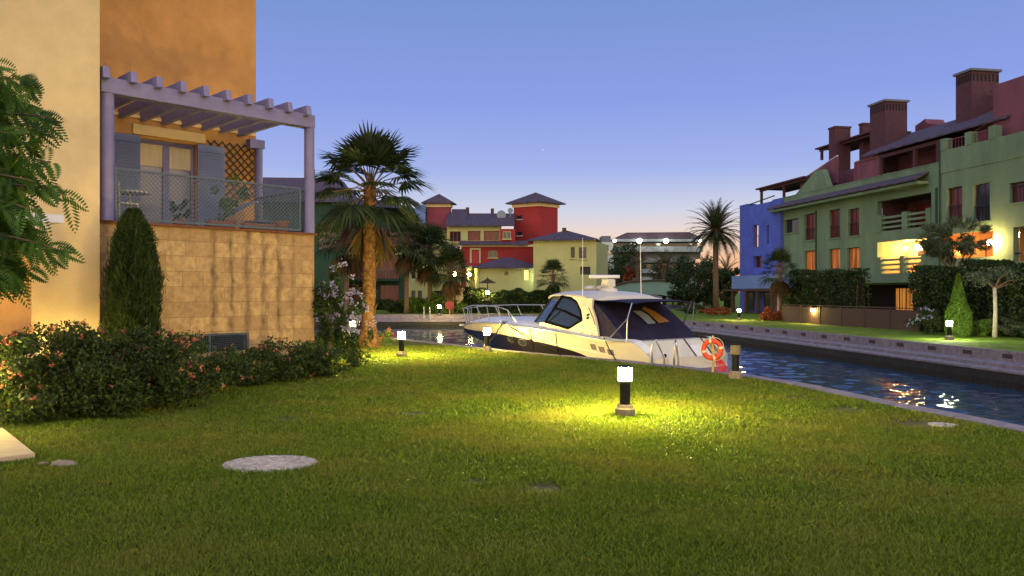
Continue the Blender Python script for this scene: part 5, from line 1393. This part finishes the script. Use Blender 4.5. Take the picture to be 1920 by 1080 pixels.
# palms and trees
fan_palm((*Fq(1462,50.0),0), 3.35, 1.55, 'small fan palm with hanging dead skirt in front of the blue house', None, trunk_r=.16, nfan=36, seg=18, skirt=16, boots=False, flare=1.2, bark='bark')
date_palm((*Fq(1342,76),0), 7.6, 3.3, 'tall feathery date palm against the pink sky', nf=74)
def round_tree(base, th, c, r, label, n=7000, leaf=.13, green='hedge', limbs=7, tr=.12, clumps=50, shell=.7, name='round_tree', cr=.28, spiky=False):
    b = Vector(base); c = Vector(c); t = thing(name, b, label, 'tree')
    fork = b.lerp(Vector((c.x,c.y,b.z)), .5); fork = Vector((b.x+(c.x-b.x)*.5, b.y+(c.y-b.y)*.5, th))
    put('trunk', MB().tube([b, b.lerp(fork,.5)+Vector((.03,0,0)), fork], [tr,tr*.8,tr*.65], 9), M['bark'], t, smooth=True)
    mb = MB()
    for k in range(limbs):
        a = 2*PI*k/limbs+.3; e = c + Vector((math.cos(a)*r[0]*.7, math.sin(a)*r[1]*.7, r[2]*random.uniform(-.2,.6))); mb.tube([fork, fork.lerp(e,.5)+Vector((0,0,r[2]*-.1)), e], [tr*.45,tr*.3,tr*.1], 5)
    put('limb', mb, M['bark'], t)
    C = blob_pts(n, c, r, clumps, cr, shell)
    leaves('crown', C, leaf, GREEN[green], t, aspect=.10 if spiky else .5, axis=(unit((C-np.array(c))/np.array(r))*2.2+np.array([0,0,-.3])) if spiky else None); return t
q = Fq(1790, 38); round_tree((*q,0), 2.6, (q[0],q[1],HCAM+(548-455)/FPX*38), (1.65,1.5,1.15), 'round headed feathery tree in front of the lit green building', n=4600, green='grey', leaf=.38, clumps=30, spiky=True, shell=.6, cr=.24)
# topiary cone
q = Vector((*Fq(1797,31.4),0)); t = thing('topiary_cone', q, 'tall clipped green cone lit by the white bollard lamp', 'topiary'); put('trunk', MB().tube([q,q+Vector((0,0,2.2))],[.05,.01],6), M['bark'], t)
n = 16000; zz = rng.uniform(.02, 2.5, n); a = rng.uniform(0,2*PI,n); rad = .47*np.clip((1-(zz/2.55)**1.9)*(.86+.35*np.sin(PI*np.minimum(zz/1.4,1))),.02,1)*rng.uniform(.8,1.03,n)
leaves('foliage', np.stack([q.x+np.cos(a)*rad,q.y+np.sin(a)*rad,zz],1), .06, GREEN['bright'], t, axis=np.stack([np.cos(a),np.sin(a),np.full(n,.8)],1))
# bare armed tree
b = Vector((*Fq(1865,31.0),0)); t = thing('frangipani_tree', b, 'pale trunk tree with flat spreading arms and thin leaves at the right edge', 'tree')
tp = b+Vector((0,0,1.95)); put('trunk', MB().tube([b,b+Vector((.03,0,1)),tp],[.10,.075,.07],9), mat('pale_bark',(.42,.38,.28),.8,.3,8), t, smooth=True)
mb = MB(); ends = []
for dx, dy, dz in ((-.55,0,.18),(-.3,.4,.4),(.5,.1,.42),(1.1,0,.05),(.9,-.3,.3),(.2,-.3,.5)):
    e = tp+Vector((dx,dy,dz)); mb.tube([tp-Vector((0,0,.06)), tp.lerp(e,.5)+Vector((0,0,.1)), e],[.05,.035,.02],6); ends.append(e)
put('limb', mb, M['bark'], t)
C = np.concatenate([rng.normal(size=(260,3))*np.array([.28,.25,.12])+np.array(e)+np.array([0,0,.08]) for e in ends]); leaves('foliage', C, .14, GREEN['grey'], t, aspect=.3)
# shrubs on the right bank
for px, py, r_, h, lab, n, g, fl, fm in ((1745,628,.80,1.05,'pale flowering shrub at the right end of the brown fence',3600,'shrub',40,'pale'),
    (1838,632,.75,.62,'bright green low shrub right of the white bollard lamp',3600,'bright',0,'pale'),
    (1895,634,.8,.95,'grey green spiky shrub under the bare armed tree',3600,'grey',0,'pale'),
    (1960,638,.8,1.0,'grey green shrub cut by the right edge of the frame',2600,'grey',0,'pale'),
    (1448,602,.75,.85,'red leaved shrub at the left end of the brown fence',2600,'redleaf',0,'pink'),
    (1344,592,1.1,.62,'low reddish shrub on the grass left of the lit bollard',2200,'redleaf',0,'pink'),
    (1303,589,1.3,.75,'low dark shrub on the grass behind the yacht bimini',2600,'hedge',0,'pink'),
    (1480,600,.8,1.9,'leafy green shrub beside the small fan palm',2600,'shrub',0,'pink')):
    Y = gy(py)+r_; shrub(((px-HX)/FPX*Y, Y, 0), r_, h, lab, n=n, leaf=.11 if Y > 35 else .075, green=g, flowers=fl, fmat=fm, fsize=.09, clumps=30)

# ------------------------------------------------------------------ bridge and far centre
BR = Frame((0,104.0),(1,0)); X = lambda px: (px-HX)/FPX*104; Zb = lambda py: HCAM+(HY-py)/FPX*104
br = thing('canal_bridge', (X(1230),104,0), 'pale green arched footbridge over the canal behind the yacht', 'bridge')
tp_ = [(1120,545),(1150,536),(1180,529),(1230,526),(1270,528),(1300,535),(1322,549),(1332,566)]
bt_ = [(1332,580),(1312,574),(1290,566),(1265,558),(1240,553),(1212,552),(1180,555),(1150,562),(1120,570)]
put('parapet', MB().prism(BR, [(X(x),Zb(y)) for x,y in tp_+bt_], 0, .4), mat('pale_green_render',(.15,.24,.20),.9,.1,.5), br)
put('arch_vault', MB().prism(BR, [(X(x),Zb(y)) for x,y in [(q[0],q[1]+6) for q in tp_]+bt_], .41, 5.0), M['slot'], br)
put('coping', MB().tube([(X(x),103.9,Zb(y)+.05) for x,y in tp_], .14, 6), M['wood'], br)
sg = thing('lit_sign_box', at(1298,553,98), 'small glowing yellow sign box with orange top beside the bridge', 'sign')
q = at(1298,553,98); put('panel', MB().box(q.x-.75,q.x+.75,98,98.3,q.z-.6,q.z+.55), mat('sign_glow',(.8,.8,.5),.6,emit=(1,.95,.45),estr=1.0), sg); put('top_panel', MB().box(q.x-.95,q.x+.95,97.95,98.35,q.z+.6,q.z+.95), M['redfar'], sg)
for dx in (-.6,.6): put('leg', MB().box(q.x+dx-.05,q.x+dx+.05,98.1,98.2,-.0,q.z-.6), M['darkmetal'], sg)
D_ = 140.0; CF = Frame((0,D_),(1,0)); Xc = lambda px: (px-HX)/FPX*D_; Zc = lambda py: HCAM+(HY-py)/FPX*D_
cb = thing('terraced_apartment_block', (Xc(1230),D_,0), 'grey terraced apartment block with lit globe lamps beyond the bridge', 'building')
put('roof', MB().prism(CF, [(Xc(1148),Zc(448)),(Xc(1175),Zc(436)),(Xc(1292),Zc(435)),(Xc(1320),Zc(447))], 0, 10), M['tile'], cb)
put('eave_band', MB().fb(CF, Xc(1150), Xc(1316), .0, 8, Zc(453), Zc(448)), M['palegrey'], cb)
put('loggia', MB().fb(CF, Xc(1152), Xc(1314), 2.5, 8, Zc(462), Zc(453)), M['glass'], cb)
for (x0,y0,x1,y1,w_,mt) in ((1148,462,1318,472,0,'palegrey'),(1148,472,1318,484,1.8,'grey'),(1195,484,1305,492,.3,'grey'),(1195,492,1305,504,2,'slot'),(1160,504,1250,512,0,'palegrey'),(1250,504,1318,512,.4,'grey'),(1160,512,1318,520,1.5,'grey'),(1160,520,1244,533,.2,'palegrey'),(1244,520,1318,533,.6,'grey'),(1160,484,1195,504,1.2,'grey')):
    put('storey_band', MB().fb(CF, Xc(x0), Xc(x1), w_, w_+6, Zc(y1), Zc(y0)), M[mt], cb)
put('ground_floor_wall', MB().fb(CF, Xc(1150), Xc(1318), 2, 8, 0, Zc(533)), M['grey'], cb)
for x0, x1 in ((1198,1243),(1248,1280)):
    window(CF, Xc(x0), Xc(x1), Zc(503), Zc(494), 1.9, cb, glass='glass', mull=4)
for x in (1152,1199,1249,1313):
    q = at(x, 451.5, D_-1.2); t = thing('roof_lamp', q, {1152:'small lamp at the left end of the grey block eave',1199:'bright globe lamp on the left part of the grey block eave',1249:'bright globe lamp near the middle of the grey block eave',1313:'lamp at the right end of the grey block eave'}[x], 'lamp', 'globe lamps under the grey block eave')
    r_ = .42 if x in (1199,1249) else .26
    put('globe', MB().lathe([(.01,-r_)]+[(r_*math.cos(a), r_*math.sin(a)) for a in [-PI/2+PI*k/8 for k in range(1,8)]]+[(.01,r_)], q, 12), M['farglow'], t, smooth=True); put('bracket', MB().tube([q+Vector((0,0,r_)), q+Vector((0,1.2,r_+.1))], .05, 5), M['darkmetal'], t)
wt = thing('white_tower_house', (Xc(1139),D_-15,0), 'small white stepped house between the cream house and the grey block', 'building')
CF2 = Frame((0,D_-15),(1,0)); X2 = lambda px: (px-HX)/FPX*(D_-15); Z2 = lambda py: HCAM+(HY-py)/FPX*(D_-15)
put('wall', MB().wall(CF2, X2(1122), X2(1150), 0, Z2(454), 0, .4, [(X2(1131),X2(1141),Z2(471),Z2(459))]), M['whitefar'], wt); put('roof', MB().fb(CF2, X2(1129), X2(1146), .5, 4, Z2(454), Z2(442)), M['grey'], wt)
window(CF2, X2(1131), X2(1141), Z2(471), Z2(459), .2, wt, glass='glass', mull=1); put('cornice', MB().fb(CF2, X2(1121), X2(1151), -.2, .0, Z2(476), Z2(473)), M['cream'], wt)

# ------------------------------------------------------------------ red and cream houses across the canal
DR = 80.0; RF = Frame((0,DR),(1,0)); XR = lambda px, Y=DR: (px-HX)/FPX*Y; ZR = lambda py, Y=DR: HCAM+(HY-py)/FPX*Y
def rb(mb, x0, y0, x1, y1, w0, w1, Y=DR): return mb.fb(Frame((0,Y),(1,0)), XR(x0,Y), XR(x1,Y), w0, w1, ZR(y1,Y), ZR(y0,Y))
red = thing('red_tower_house', (XR(950),DR,0), 'red and cream house with square red tower and tiled roofs across the canal', 'building')
# tower turned about 40 degrees: corner towards the camera at px 1012
TC = Vector((XR(1012,82),82)); a1 = Vector((-.86,.51)); a2 = Vector((.72,.69))
def tower(corner, l1, l2, z0, z1, h, over, mt, parent, lab=None, band=True, d1=a1, d2=a2):
    d1 = d1.normalized(); d2 = d2.normalized(); c = corner
    P4 = lambda o: [c-(d1+d2)*o, c+d1*(l1+o)-d2*o, c+d1*(l1+o)+d2*(l2+o), c-d1*o+d2*(l2+o)]
    def box(o, za, zb): q = P4(o); return MB().hexa([(p.x,p.y,za) for p in q], [(p.x,p.y,zb) for p in q])
    o_ = put('tower_wall', box(0, z0, z1), M[mt], parent)
    if lab: o_['label'] = lab
    if band: put('tower_band', box(.12, z1-.02, z1+.45), M['cream'], parent)
    zb = z1+(.45 if band else 0); q = P4(over); ap = (c + d1*l1/2 + d2*l2/2); mb = MB(); 
    lo = [Vector((p.x,p.y,zb)) for p in q]; top_ = Vector((ap.x,ap.y,zb+h))
    for k in range(4): mb.poly([lo[k], lo[(k+1)%4], top_])
    for k in range(4): mb.poly([lo[k], lo[(k+1)%4], lo[(k+1)%4]-Vector((0,0,.12)), lo[k]-Vector((0,0,.12))])
    mb.poly([p-Vector((0,0,.12)) for p in lo]); put('tower_roof', mb, M['tile'], parent)
z_t0, z_t1 = 0, ZR(386,82)
tower(TC, 3.1, 2.7, z_t0, z_t1, 1.15, .55, 'redfar', red, 'square red tower')
F3 = Frame(TC, a1)
for y in (406,437,471):
    z = ZR(y,82.5); put('vent_window', MB().fb(F3, 2.1, 2.65, -.03, .02, z-.18, z+.18), M['glass'], red)
    put('sill', MB().fb(F3, 2.0, 2.75, -.08, .02, z-.30, z-.2), M['whitefar'], red)
# main body
win = [(877,433,901,451),(907,433,936,451)]
hl = [(XR(a),XR(c),ZR(d),ZR(b)) for a,b,c,d in win] + [(XR(843),XR(864),ZR(453),ZR(434))]
mb = MB(); mb.wall(RF, XR(838), XR(940), ZR(460), ZR(424), 0, .4, hl); put('upper_wall', mb, M['creamfar'], red)
for h in hl: window(RF, *h, .2, red, glass='redglass' if h is not hl[2] else 'glass', mull=2, frame='wallcapred', sill='creamfar')
mb = MB(); mb.hexa([RF.P(XR(835),-.5,ZR(425)),RF.P(XR(965),-.5,ZR(425)),RF.P(XR(965),3.5,ZR(403,84)),RF.P(XR(835),3.5,ZR(403,84))],[RF.P(XR(835),-.5,ZR(425)+.12),RF.P(XR(965),-.5,ZR(425)+.12),RF.P(XR(965),3.5,ZR(403,84)+.12),RF.P(XR(835),3.5,ZR(403,84)+.12)]); put('roof', mb, M['tile'], red)
mb = MB(); mb.hexa([RF.P(XR(842),.5,ZR(418)),RF.P(XR(874),.5,ZR(418)),RF.P(XR(874),4,ZR(393,84)),RF.P(XR(842),4,ZR(393,84))],[RF.P(XR(842),.5,ZR(416)),RF.P(XR(874),.5,ZR(416)),RF.P(XR(874),4,ZR(392,84)),RF.P(XR(842),4,ZR(392,84))]); put('roof', mb, M['tile'], red)
for x0,x1,y0,y1 in ((871,877,384,405),(919,925,386,404)): 
    o = put('chimney', rb(MB(), x0,y0,x1,y1+8,2.4,2.9,81), M['wood'], red)
put('red_bay', rb(MB(), 938,430,966,458,-.6,1.0), M['redfar'], red); window(RF, XR(943), XR(958), ZR(449), ZR(435), -.68, red, glass='glass', mull=1, frame='creamfar', sill='creamfar')
put('lower_roof', MB().hexa([RF.P(XR(862),-1.6,ZR(461)),RF.P(XR(990),-1.6,ZR(461)),RF.P(XR(990),0,ZR(453)),RF.P(XR(862),0,ZR(453))],[RF.P(XR(862),-1.6,ZR(461)+.1),RF.P(XR(990),-1.6,ZR(461)+.1),RF.P(XR(990),0,ZR(453)+.1),RF.P(XR(862),0,ZR(453)+.1)]), M['tile'], red)
put('lower_band', rb(MB(), 866,460,1000,464,-1.2,0), M['cream'], red)
dh = [(XR(884),XR(900),ZR(494),ZR(468)),(XR(916),XR(933),ZR(484),ZR(470))]
mb = MB(); mb.wall(RF, XR(866), XR(1000), 0, ZR(464), -1.0, .4, dh); put('lower_wall', mb, M['redfar'], red)
put('door', rb(MB(), 885,469,899,494,-.85,-.8), M['wallcapred'], red); mb = MB(); rb(mb,882,466,885,494,-1.06,-.99); rb(mb,899,466,902,494,-1.06,-.99); rb(mb,885,466,899,469,-1.06,-.99); put('door_surround', mb, M['creamfar'], red)
window(RF, *dh[1], -.8, red, glass='glass', mull=1, frame='creamfar', sill='creamfar')
for px,py,r_ in ((940,403,.47),(957,395,.28)):
    q = at(px,py,82.0); mb = MB(); mb.lathe([(.02,0),(r_*.6,.05),(r_,.17)], (0,0,0), 20)
    mb.v = [(q.x+v[0], q.y-v[2]+.1, q.z+v[1]) for v in mb.v]; mb.tube([(q.x,q.y+.1,q.z),(q.x,q.y+.4,q.z-1.2)], .05, 5); t = put('satellite_dish', mb, M['palegrey'], base=q); tag(t, 'large pale satellite dish on the red house roof' if r_ > .4 else 'small satellite dish beside the red tower', 'satellite dish')
# left small red tower
put('link_wall', rb(MB(), 797,424,843,560,1,3,84), M['creamfar'], red)
tower(Vector((XR(843,84),84)), 2.4, 1.0, ZR(428,84), ZR(388,84), 1.0, .5, 'purplefar', red, 'small dark red tower', d1=Vector((-1,.05)), d2=Vector((.1,1)))
put('pale_wall', rb(MB(), 778,384,797,420,0,3,83), M['bluelite'], red)
# pavilion with lit entrance
PD = 74.0; PFm = Frame((0,PD),(1,0)); XP = lambda px: XR(px,PD); ZP = lambda py: ZR(py,PD)
pv = thing('entrance_pavilion', (XP(945),PD,0), 'low cream entrance pavilion with hipped tile roof in front of the red house', 'building')
ph_ = [(XP(982),XP(992),ZP(526),ZP(506)),(XP(946),XP(953),ZP(516),ZP(509)),(XP(1008),XP(1020),ZP(538),ZP(506))]
mb = MB(); mb.wall(PFm, XP(897), XP(1030), 0, ZP(502), 0, .3, ph_); put('wall', mb, M['creamfar'], pv)
mb = MB(); mb.fb(PFm, XP(874), XP(897), 1.6, 1.8, 0, ZP(500)); put('porch_wall', mb, M['creamfar'], pv)
for x in (878, 895): put('column', MB().lathe([(.22,0),(.22,ZP(506)),(.3,ZP(505)),(.3,ZP(501))], (XP(x),PD,0), 12), M['creamfar'], pv)
put('roof', hip_roof(PFm, XP(897), XP(1004), 0, 4.5, ZP(501), 1.0, .6), M['tile'], pv); put('porch_roof', MB().fb(PFm, XP(872), XP(897)-.61, -.4, 1.9, ZP(501), ZP(498)), M['creamfar'], pv)
window(PFm, *ph_[0], .1, pv, glass='litroom_glow', mull=0, frame='creamfar'); window(PFm, *ph_[1], .1, pv, glass='glass', mull=0, frame='wood'); window(PFm, *ph_[2], .1, pv, glass='glass', mull=1, frame='wood')
mb = MB()
for k in range(4): mb.fb(PFm, XP(866)-.2*k, XP(895)+.1, -1.6-.35*k, -1.25-.35*k, 0, ZP(540)-.16*k)
put('steps', mb, M['cream'], pv)
M['pavlamp'] = mat('pavilion_lamp', (.9,.9,.8), .5, emit=(1,.72,.30), estr=160)
for px, py, Y, lab, mt in ((880,514,PD-.3,'warm wall lamp at the pavilion entrance columns','pavlamp'),(1016,520,PD-.5,'cool white lamp by the pavilion side steps','coolfar'),(852,514,70,'lamp among the palms left of the pavilion','pavlamp')):
    q = at(px,py,Y); t = thing('entrance_lamp', q, lab, 'lamp'); r_ = .17
    put('globe', MB().lathe([(.01,-r_)]+[(r_*math.cos(a), r_*math.sin(a)) for a in [-PI/2+PI*k/8 for k in range(1,8)]]+[(.01,r_)], q, 12), M[mt], t, smooth=True)
    put('post', MB().tube([(q.x,q.y,0),(q.x,q.y,q.z-r_)], .03, 5), M['black'], t)
# thatched parasol
q = Vector((XR(914,69),69,0)); t = thing('thatched_parasol', q, 'dark thatched parasol standing before the cream pavilion', 'parasol')
put('pole', MB().tube([q,q+Vector((0,0,2.6))], .05, 6), M['wood'], t); put('thatch', MB().lathe([(.8,ZR(531,69)),(.55,ZR(528,69)),(.12,ZR(523,69)),(.03,ZR(520,69))], q, 14), mat('thatch',(.05,.035,.02),.9,.4,6), t)
# cream house
CD = 72.0; cc = Vector((XR(1113,CD),CD)); CFa = Frame(cc, (-1,.16)); 
ch = thing('cream_house', (cc.x,cc.y,0), 'pale cream house with purple tiled hip roof right of the red tower', 'building')
lf = lambda x: CFa.S(x); lz = lambda x,y: CFa.Z(x,y)
hs_ = [prect(CFa,1070,463,1078,484),prect(CFa,1085,463,1100,485),prect(CFa,1088,500,1107,515)]
sL = CFa.S(1000); mb = MB(); mb.wall(CFa, 0, sL, 0, CFa.Z(1060,453), 0, .35, hs_); put('wall', mb, M['creamfar'], ch)
for k, h in enumerate(hs_): window(CFa, *h, .15, ch, glass='glass', mull=1 if k < 2 else 5, frame='creamfar' if k < 2 else 'darkmetal', sill='creamfar' if k < 2 else None)
CFb = Frame(cc, (.30,1.0)); put('end_wall', MB().fb(CFb, 0, 6.0, -.25 if CFb.m.x < 0 else 0, 0 if CFb.m.x < 0 else .25, 0, CFa.Z(1060,453)), M['creamfar'], ch)
put('eave_band', MB().fb(CFa, -.25, sL, -.25, 0, CFa.Z(1060,453), CFa.Z(1060,449)), M['creamfar'], ch)
put('roof', hip_roof(CFa, 0, sL, 0, 6.0, CFa.Z(1060,449), 1.05, .45), M['tile'], ch)
put('chimney', MB().fb(CFa, CFa.S(1061,2), CFa.S(1054,2), 2, 2.4, CFa.Z(1057,447,2), CFa.Z(1057,427,2)), M['wood'], ch)
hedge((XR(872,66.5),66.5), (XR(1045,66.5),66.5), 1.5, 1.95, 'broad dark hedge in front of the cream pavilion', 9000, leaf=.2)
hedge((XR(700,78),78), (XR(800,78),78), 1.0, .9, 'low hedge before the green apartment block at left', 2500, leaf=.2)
# round red board and rail posts on the opposite quay
q = at(843,572,64); t = thing('round_red_board', (q.x,q.y,0), 'round red board on a pole beside the opposite quay', 'sign'); put('board', MB().tube([q, q+Vector((0,.05,0))], .36, 24), mat('red_board',(.22,.008,.02),.5), t); put('pole', MB().tube([(q.x,q.y+.08,0),(q.x,q.y+.08,q.z)], .03, 6), M['postwood'], t)
for x in (796,807):
    q = at(x,575,62.0); tag(put('quay_pole', MB().tube([(q.x,61.6,-.7),(q.x,61.6,q.z)], .05, 6), M['palegrey'], base=(q.x,61.6,0)), 'left thin pale pole on the opposite quay' if x == 796 else 'right thin pale pole on the opposite quay', 'pole')
fan_palm((XR(1037,68),68,0), 3.3, 1.75, 'dark fan palm standing before the cream house', None, trunk_r=.17, nfan=40, seg=16, skirt=6, boots=False, flare=1.1, bark='bark')
for px, ytop, Y, R_, lab in ((762,425,66,2.3,'dark fan palm directly right of the tall palm trunk'),(806,448,67,2.2,'middle dark fan palm in front of the pale wall'),(846,478,65,1.7,'short bushy fan palm left of the pavilion lamp'),(650,420,64,2.6,'large dark fan palm behind the climbing plant')):
    fan_palm((XR(px,Y),Y,0), HCAM+(548-ytop)/FPX*Y-1.0, R_*1.35, lab, 'dark fan palms on the opposite bank', trunk_r=.2, nfan=56, seg=16, skirt=12 if px == 846 else 8, boots=False, flare=1.1, bark='bark')
for px, r_, h, lab, g in ((775,1.2,1.3,'leafy plant lit pale green left of the quay bollard','bright'),(815,1.4,1.6,'bright lit leafy plants around the bollard across the canal','bright'),(858,1.3,1.2,'leafy plant right of the round red board','bright'),(745,1.1,.9,'dark leafy plant below the green block balcony','hedge')):
    shrub((XR(px,67),67.5,0), r_, h, lab, n=1500, leaf=.38, green=g, clumps=22, stems=4, aspect=.22, up=.8)

# ------------------------------------------------------------------ green block at the left behind the palm
DG = 84.0; GF = Frame((0,DG),(1,0)); XG = lambda px: XR(px,DG); ZG = lambda py: ZR(py,DG)
gk = thing('dark_green_block', (XG(680),DG,0), 'dark green apartment block with red balconies behind the tall palm', 'building')
gh = [(XG(632),XG(685),ZG(522),ZG(478)),(XG(705),XG(748),ZG(522),ZG(478)),(XG(632),XG(685),ZG(578),ZG(534)),(XG(712),XG(748),ZG(578),ZG(534)),(XG(650),XG(748),ZG(462),ZG(425))]
mb = MB(); mb.wall(GF, XG(560), XG(758), 0, ZG(400), 0, .4, gh); put('wall', mb, M['dkgreen'], gk)
for k, h in enumerate(gh):
    window(GF, *h, .3, gk, glass='redglass', mull=3, frame='wallcapred')
    if k < 2 or k == 4:
        mb = MB(); mb.fb(GF, h[0], h[1], -.9, -.85, h[2]+.9, h[2]+.97); q_ = h[0]
        while q_ < h[1]: mb.fb(GF, q_, q_+.05, -.9, -.86, h[2], h[2]+.9); q_ += .3
        put('balcony_rail', mb, M['grey'], gk); put('balcony_slab', MB().fb(GF, h[0]-.1, h[1]+.1, -1.0, -.01, h[2]-.3, h[2]-.05), M['dkgreen'], gk)
put('awning_band', MB().fb(GF, XG(630), XG(752), -.2, -.01, ZG(478), ZG(474)), M['cream'], gk)
hp = [(XG(770),XG(778),ZG(522),ZG(490)),(XG(782),XG(790),ZG(522),ZG(490)),(XG(770),XG(778),ZG(580),ZG(545)),(XG(782),XG(790),ZG(580),ZG(545)),(XG(812),XG(833),ZG(565),ZG(545))]
mb = MB(); mb.wall(GF, XG(758), XG(868), 0, ZG(470), .6, .4, hp); put('pale_wall', mb, M['creamfar'], gk)
for h in hp: window(GF, *h, .8, gk, glass='glass', mull=0, frame='wood')
put('pale_wall', MB().fb(GF, XG(758), XG(800), .62, 3, ZG(470)+.01, ZG(426)), M['grey'], gk)
put('roof', hip_roof(GF, XG(560), XG(790), 0, 9, ZG(398), 1.8, .6), M['tile'], gk)
# nearer dark house seen through the balcony
BD = 60.0; BF = Frame((0,BD),(1,0)); XB = lambda px: XR(px,BD); ZB = lambda py: ZR(py,BD)
dhs = thing('dark_roofed_house', (XB(540),BD+8,0), 'house with dark ribbed tile roof seen behind the balcony pergola', 'building')
BF2 = Frame((0,DG-6),(1,0)); XB = lambda px: XR(px,DG-6); ZB = lambda py: ZR(py,DG-6)
put('wall', MB().wall(BF2, XB(420), XB(652), 0, ZB(378), 0, .4, [(XB(500),XB(540),ZB(460),ZB(430)),(XB(596),XB(630),ZB(470),ZB(430))]), M['dkgreen'], dhs)
window(BF2, XB(500), XB(540), ZB(460), ZB(430), .2, dhs, mull=1, frame='wood'); window(BF2, XB(596), XB(630), ZB(470), ZB(430), .2, dhs, mull=1, frame='wood')
mb = MB(); pts = [(420,378),(660,378),(640,345),(600,312),(560,318),(490,318),(430,320)]
lo = [BF2.P(XB(420),-.6,ZB(380)), BF2.P(XB(662),-.6,ZB(380)), BF2.P(XB(608),5,ZB(312)), BF2.P(XB(592),5,ZB(312)), BF2.P(XB(570),5,ZB(320)), BF2.P(XB(420),5,ZB(318))]
mb.poly(lo); mb.poly([lo[1], lo[2], BF2.P(XB(665),10,ZB(380))]); put('roof', mb, M['tile'], dhs)
put('chimney', MB().fb(BF2, XB(557), XB(568), 4.0, 4.8, ZB(330), ZB(303)), M['wood'], dhs)

# ------------------------------------------------------------------ trees round the bridge and behind
def tree_at(px, ytop, ybot, Y, rx, label, green='hedge', n=3500, leaf=.3, name='leafy_tree'):
    X_ = (px-HX)/FPX*Y; zt = HCAM+(HY-ytop)/FPX*Y; zb = max(.3, HCAM+(HY-ybot)/FPX*Y)
    return round_tree((X_,Y,0), zb+.3, (X_,Y,(zt+zb)/2), (rx,rx*.8,(zt-zb)/2), label, n=n, leaf=leaf, green=green, limbs=5, tr=.16, clumps=34, name=name)
for a in ((1162,470,555,115,2.9,'dark tree behind the left end of the bridge'),(1178,455,520,118,2.6,'dark palm like tree under the left eave lamp of the grey block'),(1262,478,545,112,3.2,'dark tree standing behind the bridge arch'),
          (1300,470,575,92,2.8,'dark tree left of the tall date palm trunk'),(1335,490,585,86,2.4,'dense dark tree around the foot of the date palm'),(1362,500,580,82,1.7,'dark tree beside the blue house porch'),
          (1290,540,585,84,2.0,'low dark tree beside the lit sign box'),(1150,485,560,108,1.6,'slim dark tree right of the cream house')):
    tree_at(*a)
tree_at(1174,500,530,112,1.3,'rusty leaved small tree behind the bridge', 'redleaf', 900)
date_palm((*Fq(1245,108),0), 5.4, 3.0, 'green date palm rising behind the bridge', 'date palms behind the bridge', nf=34, leaflets=18)
date_palm((*Fq(1322,100),0), 4.8, 2.6, 'low date palm left of the tall one against the pink sky', 'date palms behind the bridge', nf=30, leaflets=18)
date_palm((*Fq(1362,95),0), 4.2, 2.8, 'low date palm right of the tall one against the pink sky', 'date palms behind the bridge', nf=30, leaflets=18)
date_palm((*Fq(1195,112),0), 6.3, 2.6, 'date palm before the left eave lamp of the grey block', 'date palms behind the bridge', nf=30, leaflets=18)
